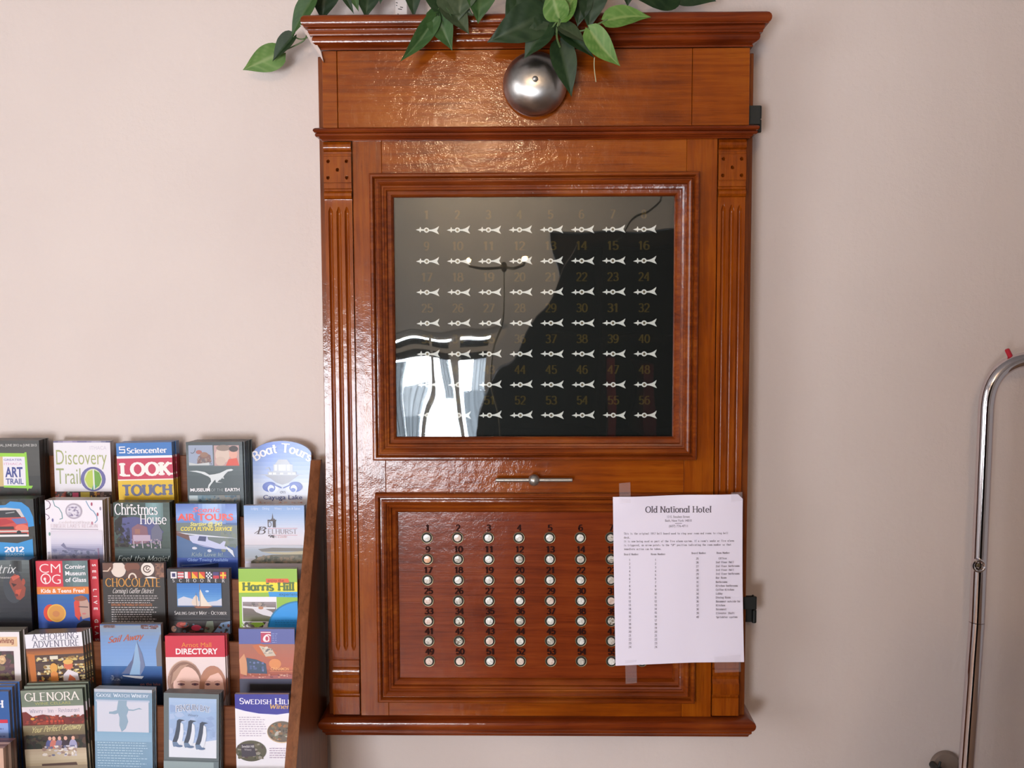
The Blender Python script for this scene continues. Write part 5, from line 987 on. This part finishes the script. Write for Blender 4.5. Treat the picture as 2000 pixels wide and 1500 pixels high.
# ------------------------------------------------------------------ trailing plant on the cabinet
def leaf_mat(name, c0, c1, vein):
    N = Nodes(name); tc = N.n('ShaderNodeTexCoord')
    n = N.n('ShaderNodeTexNoise', i_Scale=45.0, i_Detail=3.0); N.l(tc, 'Object', n, 'Vector'); r = ramp(N, [(.35, c0), (.65, c1)]); N.l(n, 0, r, 0)
    a = N.n('ShaderNodeAttribute', attribute_name='vein'); mx = N.n('ShaderNodeMix', data_type='RGBA'); N.l(a, 'Fac', mx, 0); N.l(r, 0, mx, 6); mx.inputs[7].default_value = (*vein, 1); N.l(mx, 2, N.b, 'Base Color')
    N.p(Roughness=.48, Subsurface_Weight=0.0); N.b.inputs['Transmission Weight'].default_value = 0; N.b.inputs['Specular IOR Level'].default_value = .3; return N.m
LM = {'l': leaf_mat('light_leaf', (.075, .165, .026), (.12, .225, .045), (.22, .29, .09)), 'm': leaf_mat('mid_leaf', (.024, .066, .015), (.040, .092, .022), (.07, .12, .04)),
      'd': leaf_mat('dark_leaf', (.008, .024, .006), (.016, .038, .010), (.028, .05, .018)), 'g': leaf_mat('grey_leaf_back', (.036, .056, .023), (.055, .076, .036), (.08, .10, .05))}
M_stem = plain('green_stem', (.10, .16, .05), .5); M_dry = plain('dry_stalk', (.42, .36, .2), .6)
PY = -.075
plant = thing('trailing_plant', P(1085, 24, PY), 'green trailing pothos in a pot on top of the cabinet', 'plant')
def leaf(bx, by, tx, ty, w, kind, y0=-.16, y1=None, fold=.25, curl=.15, turn=0.0, skew=0.0):
    """pixel base and tip, half width in pixels, depth at base and tip; fold lifts the halves, turn rolls about the midrib"""
    y1 = y0 if y1 is None else y1
    A, T = P(bx, by, y0), P(tx, ty, y1); ax = T - A; L = ax.length; ax.normalize()
    nr = Vector((0, -1, 0)); side = ax.cross(nr).normalized(); nr = side.cross(ax).normalized()
    side, nr = side * math.cos(turn) + nr * math.sin(turn), nr * math.cos(turn) - side * math.sin(turn)
    wm = w * .00082
    b = bmesh.new(); vl = b.verts.layers.float.new('vein'); n, m = 16, 5; g = []
    out = [(0, .12), (.03, .52), (.08, .78), (.16, .95), (.27, 1.0), (.4, .95), (.55, .78), (.7, .53), (.82, .30), (.91, .13), (1, .0)]
    for i in range(n + 1):
        t = i / n; row = []
        for j in range(-m, m + 1):
            s = j / m; hw = interp(t, out) * wm
            back = -.10 * L * (abs(s) ** 1.5) * max(0, 1 - t * 4)       # the two lobes beside the stalk
            off = fold * abs(s) * hw + curl * L * (-(t - .35) ** 2 * .9) + .012 * wm * math.sin(t * 21 + abs(s) * 5)
            v = b.verts.new(A + ax * (t * L + back) + side * (s * hw + skew * wm * math.sin(math.pi * t)) + nr * off)
            v[vl] = .9 if j == 0 else (.35 if (i + abs(j)) % 4 == 0 else 0.0); row.append(v)
        g.append(row)
    for i in range(n):
        for j in range(2 * m):
            q = [g[i][j], g[i + 1][j], g[i + 1][j + 1], g[i][j + 1]]; b.faces.new(q)
    ge = b.faces[:]; r = bmesh.ops.solidify(b, geom=ge, thickness=.0004)
    obj('leaf', b, LM[kind], plant, angle=80)
def stem(pts, r=.0014, m=None):
    b = bmesh.new(); w = [P(x, y, d) for x, y, d in pts]; o = [w[0]]
    for i in range(1, len(w) - 1): o += arc3(w[i] * .5 + w[i - 1] * .5, w[i], w[i] * .5 + w[i + 1] * .5, 5)
    tube(b, o + [w[-1]], r, 8); obj('stem', b, m or M_stem, plant)
b = bmesh.new(); pz = 2.0125; px_ = P(1085, 24, PY).x
rings = [(.0, 0), (.048, 0), (.050, .003), (.062, .10), (.066, .101), (.067, .115), (.063, .116), (.060, .10), (0, .095)]
prof = [[b.verts.new((px_ + r * math.cos(a), PY + r * math.sin(a) * .92, pz + h)) for a in [2 * math.pi * k / 36 for k in range(36)]] if r else [b.verts.new((px_, PY, pz + h))] for r, h in rings]
for p, q in zip(prof, prof[1:]):
    for k_ in range(36):
        f = list(dict.fromkeys([p[k_ % len(p)], p[(k_ + 1) % len(p)], q[(k_ + 1) % len(q)], q[k_ % len(q)]])); b.faces.new(f)
obj('pot', b, plain('dark_pot', (.012, .014, .016), .4), plant)
L = leaf
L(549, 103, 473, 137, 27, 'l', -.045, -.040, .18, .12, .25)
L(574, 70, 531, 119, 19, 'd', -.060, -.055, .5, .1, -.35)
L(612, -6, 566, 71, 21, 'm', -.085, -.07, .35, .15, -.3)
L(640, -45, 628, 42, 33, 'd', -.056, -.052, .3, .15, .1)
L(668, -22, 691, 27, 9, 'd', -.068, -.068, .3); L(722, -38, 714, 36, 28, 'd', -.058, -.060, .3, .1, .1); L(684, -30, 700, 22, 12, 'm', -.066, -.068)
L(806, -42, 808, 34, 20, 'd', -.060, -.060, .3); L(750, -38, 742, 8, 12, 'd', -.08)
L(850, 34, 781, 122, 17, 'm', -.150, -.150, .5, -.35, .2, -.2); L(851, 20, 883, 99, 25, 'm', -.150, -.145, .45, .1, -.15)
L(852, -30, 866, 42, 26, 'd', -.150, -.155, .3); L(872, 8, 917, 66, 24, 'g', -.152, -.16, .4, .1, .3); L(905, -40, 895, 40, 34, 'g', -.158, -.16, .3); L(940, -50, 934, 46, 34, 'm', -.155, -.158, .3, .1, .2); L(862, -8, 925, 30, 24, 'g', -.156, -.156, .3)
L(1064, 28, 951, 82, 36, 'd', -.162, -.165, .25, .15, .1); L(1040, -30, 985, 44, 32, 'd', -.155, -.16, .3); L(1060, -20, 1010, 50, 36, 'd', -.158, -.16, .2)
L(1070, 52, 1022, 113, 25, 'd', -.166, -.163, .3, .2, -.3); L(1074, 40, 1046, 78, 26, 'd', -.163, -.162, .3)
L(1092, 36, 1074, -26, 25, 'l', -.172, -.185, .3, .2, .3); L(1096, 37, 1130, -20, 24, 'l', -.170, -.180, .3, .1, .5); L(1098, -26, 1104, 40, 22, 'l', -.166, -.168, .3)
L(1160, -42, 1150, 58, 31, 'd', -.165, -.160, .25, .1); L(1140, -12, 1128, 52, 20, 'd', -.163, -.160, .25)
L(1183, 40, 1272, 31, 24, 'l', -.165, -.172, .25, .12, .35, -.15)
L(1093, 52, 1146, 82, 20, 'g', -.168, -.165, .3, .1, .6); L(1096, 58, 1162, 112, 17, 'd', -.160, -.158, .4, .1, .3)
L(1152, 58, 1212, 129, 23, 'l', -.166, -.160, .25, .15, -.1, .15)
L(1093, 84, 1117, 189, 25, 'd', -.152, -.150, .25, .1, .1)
L(1228, -42, 1226, 12, 20, 'd', -.10, -.10, .3); L(1322, -10, 1234, -8, 33, 'd', -.09, -.10, .3); L(1318, -26, 1399, 2, 30, 'd', -.085, -.095, .3, .1, -.2)
stem([(1094, 92, -.155), (1086, 72, -.168), (1090, 44, -.168), (1100, 20, -.165), (1098, -12, -.12), (1088, -50, -.075)], .0017)
stem([(1068, 70, -.166), (1080, 52, -.168), (1091, 38, -.168)], .0013); stem([(1092, 50, -.167), (1096, 40, -.168), (1108, 5, -.172)], .0012)
stem([(1146, 58, -.164), (1166, 48, -.165), (1186, 38, -.165)], .0013); stem([(1100, 60, -.163), (1130, 62, -.16), (1152, 56, -.163), (1170, 20, -.12), (1140, -30, -.09)], .0013)
stem([(1161, 112, -.155), (1160, 130, -.155), (1164, 160, -.155)], .0008, M_dry)
stem([(850, 34, -.15), (858, 10, -.155), (900, -20, -.11), (1000, -45, -.08)], .0015)
stem([(549, 101, -.048), (575, 90, -.06), (601, 76, -.062), (597, 45, -.055), (596, 5, -.06), (640, -30, -.09), (760, -46, -.09), (960, -55, -.08)], .0012); stem([(573, 71, -.060), (587, 78, -.064), (601, 73, -.062)], .0011)
stem([(714, -30, -.09), (760, -48, -.085), (900, -55, -.08)], .0014); stem([(1276, -46, -.09), (1200, -58, -.085), (1130, -50, -.075)], .0014); stem([(1350, -40, -.085), (1300, -62, -.085), (1200, -60, -.08)], .0013)
tg = P(783, 26, -.06)
b = bmesh.new(); A = Art(772, -30, 21, 56, .00086); A.clip = False
A.rect(772, -30, 793.5, 44, (205, 196, 196))
for x0, y, x1 in ((773, 3, 776), (773.5, 8, 775), (781, 11.5, 786), (777, 15, 784), (776, 24, 777.5), (779, -6, 788)): A.line([(x0, y), (x1, y + 1)], 1.6, (40, 36, 40))
o0 = P(772, -30, -.06)
A.emit(b, 0, fn=lambda x, y, z: (o0.x + x, -.06 + y, o0.z + z)); cl = b.loops.layers.float_color['print']
nb = len(b.faces); zb = P(783, 27, -.06).z; box(b, o0.x, o0.x + .0185, -.0598, -.0585, 2.0126, o0.z)
for f in b.faces[nb:]:
    for l in f.loops: l[cl] = (.55, .5, .5, 1)
me = obj('plant_tag', b, M_print, None, clean=False, angle=0); tag(me, 'narrow white tag with dark marks standing on the cabinet top', 'tag')

# ------------------------------------------------------------------ lamps of the room (seen only mirrored in glass, bell and varnish)
def glow(name, col, st):
    N = Nodes(name); N.p(Base_Color=(*col, 1)); N.b.inputs['Emission Color'].default_value = (*col, 1); N.b.inputs['Emission Strength'].default_value = st; return N.m
M_bulb = glow('warm_bulb', (1.0, .70, .36), 60.0)
def lamp(name, loc, label, arms, r, watts):
    t = thing(name, loc, label, 'lamp'); x, y, z = loc
    b = bmesh.new()
    for ax, ay, az in arms: tube(b, [(x, y, z), (x + ax * .6, y + ay * .9, z - r), (x + ax, y + ay, z + az - r * 2.4), (x + ax, y + ay, z + az - r * .8)], .005, 10)
    bmesh.ops.create_uvsphere(b, u_segments=14, v_segments=8, radius=.018, matrix=Matrix.Translation((x, y, z)))
    tube(b, [(x, y, z), (x, y, RH - .001)] if z > 2 else [(x, y, z), (x, y, .02)], .007 if z > 2 else .003, 10)
    if z < 2: tube(b, [(x, y, 0.0), (x, y, .02)], .11, 24)
    obj('bracket', b, M_brass, t)
    for i, (ax, ay, az) in enumerate(arms):
        b = bmesh.new(); bmesh.ops.create_uvsphere(b, u_segments=14, v_segments=10, radius=r, matrix=Matrix.Translation((x + ax, y + ay, z + az))); obj('bulb', b, M_bulb, t)
    if watts:
        l = bpy.data.lights.new('lamp_light', 'POINT'); l.energy = watts; l.color = (1.0, .70, .42); l.shadow_soft_size = .05
        o = bpy.data.objects.new('lamp_light', l); COL.objects.link(o); o.location = (0, 0, .03); o.parent = t
lamp('pole_lamp', (-.10, -1.93, 1.70), 'small brass lamp with two bulbs on a pole beside the bookcase', [(-.085, .05, .016), (.09, .05, .020)], .0085, 0)
lamp('ceiling_lamp', (-.26, -3.45, 2.37), 'brass ceiling lamp with warm bulbs near the shop window', [(-.16, .02, .02), (.0, .1, .0), (.12, .03, .02), (-.40, .0, .02)], .026, 76)
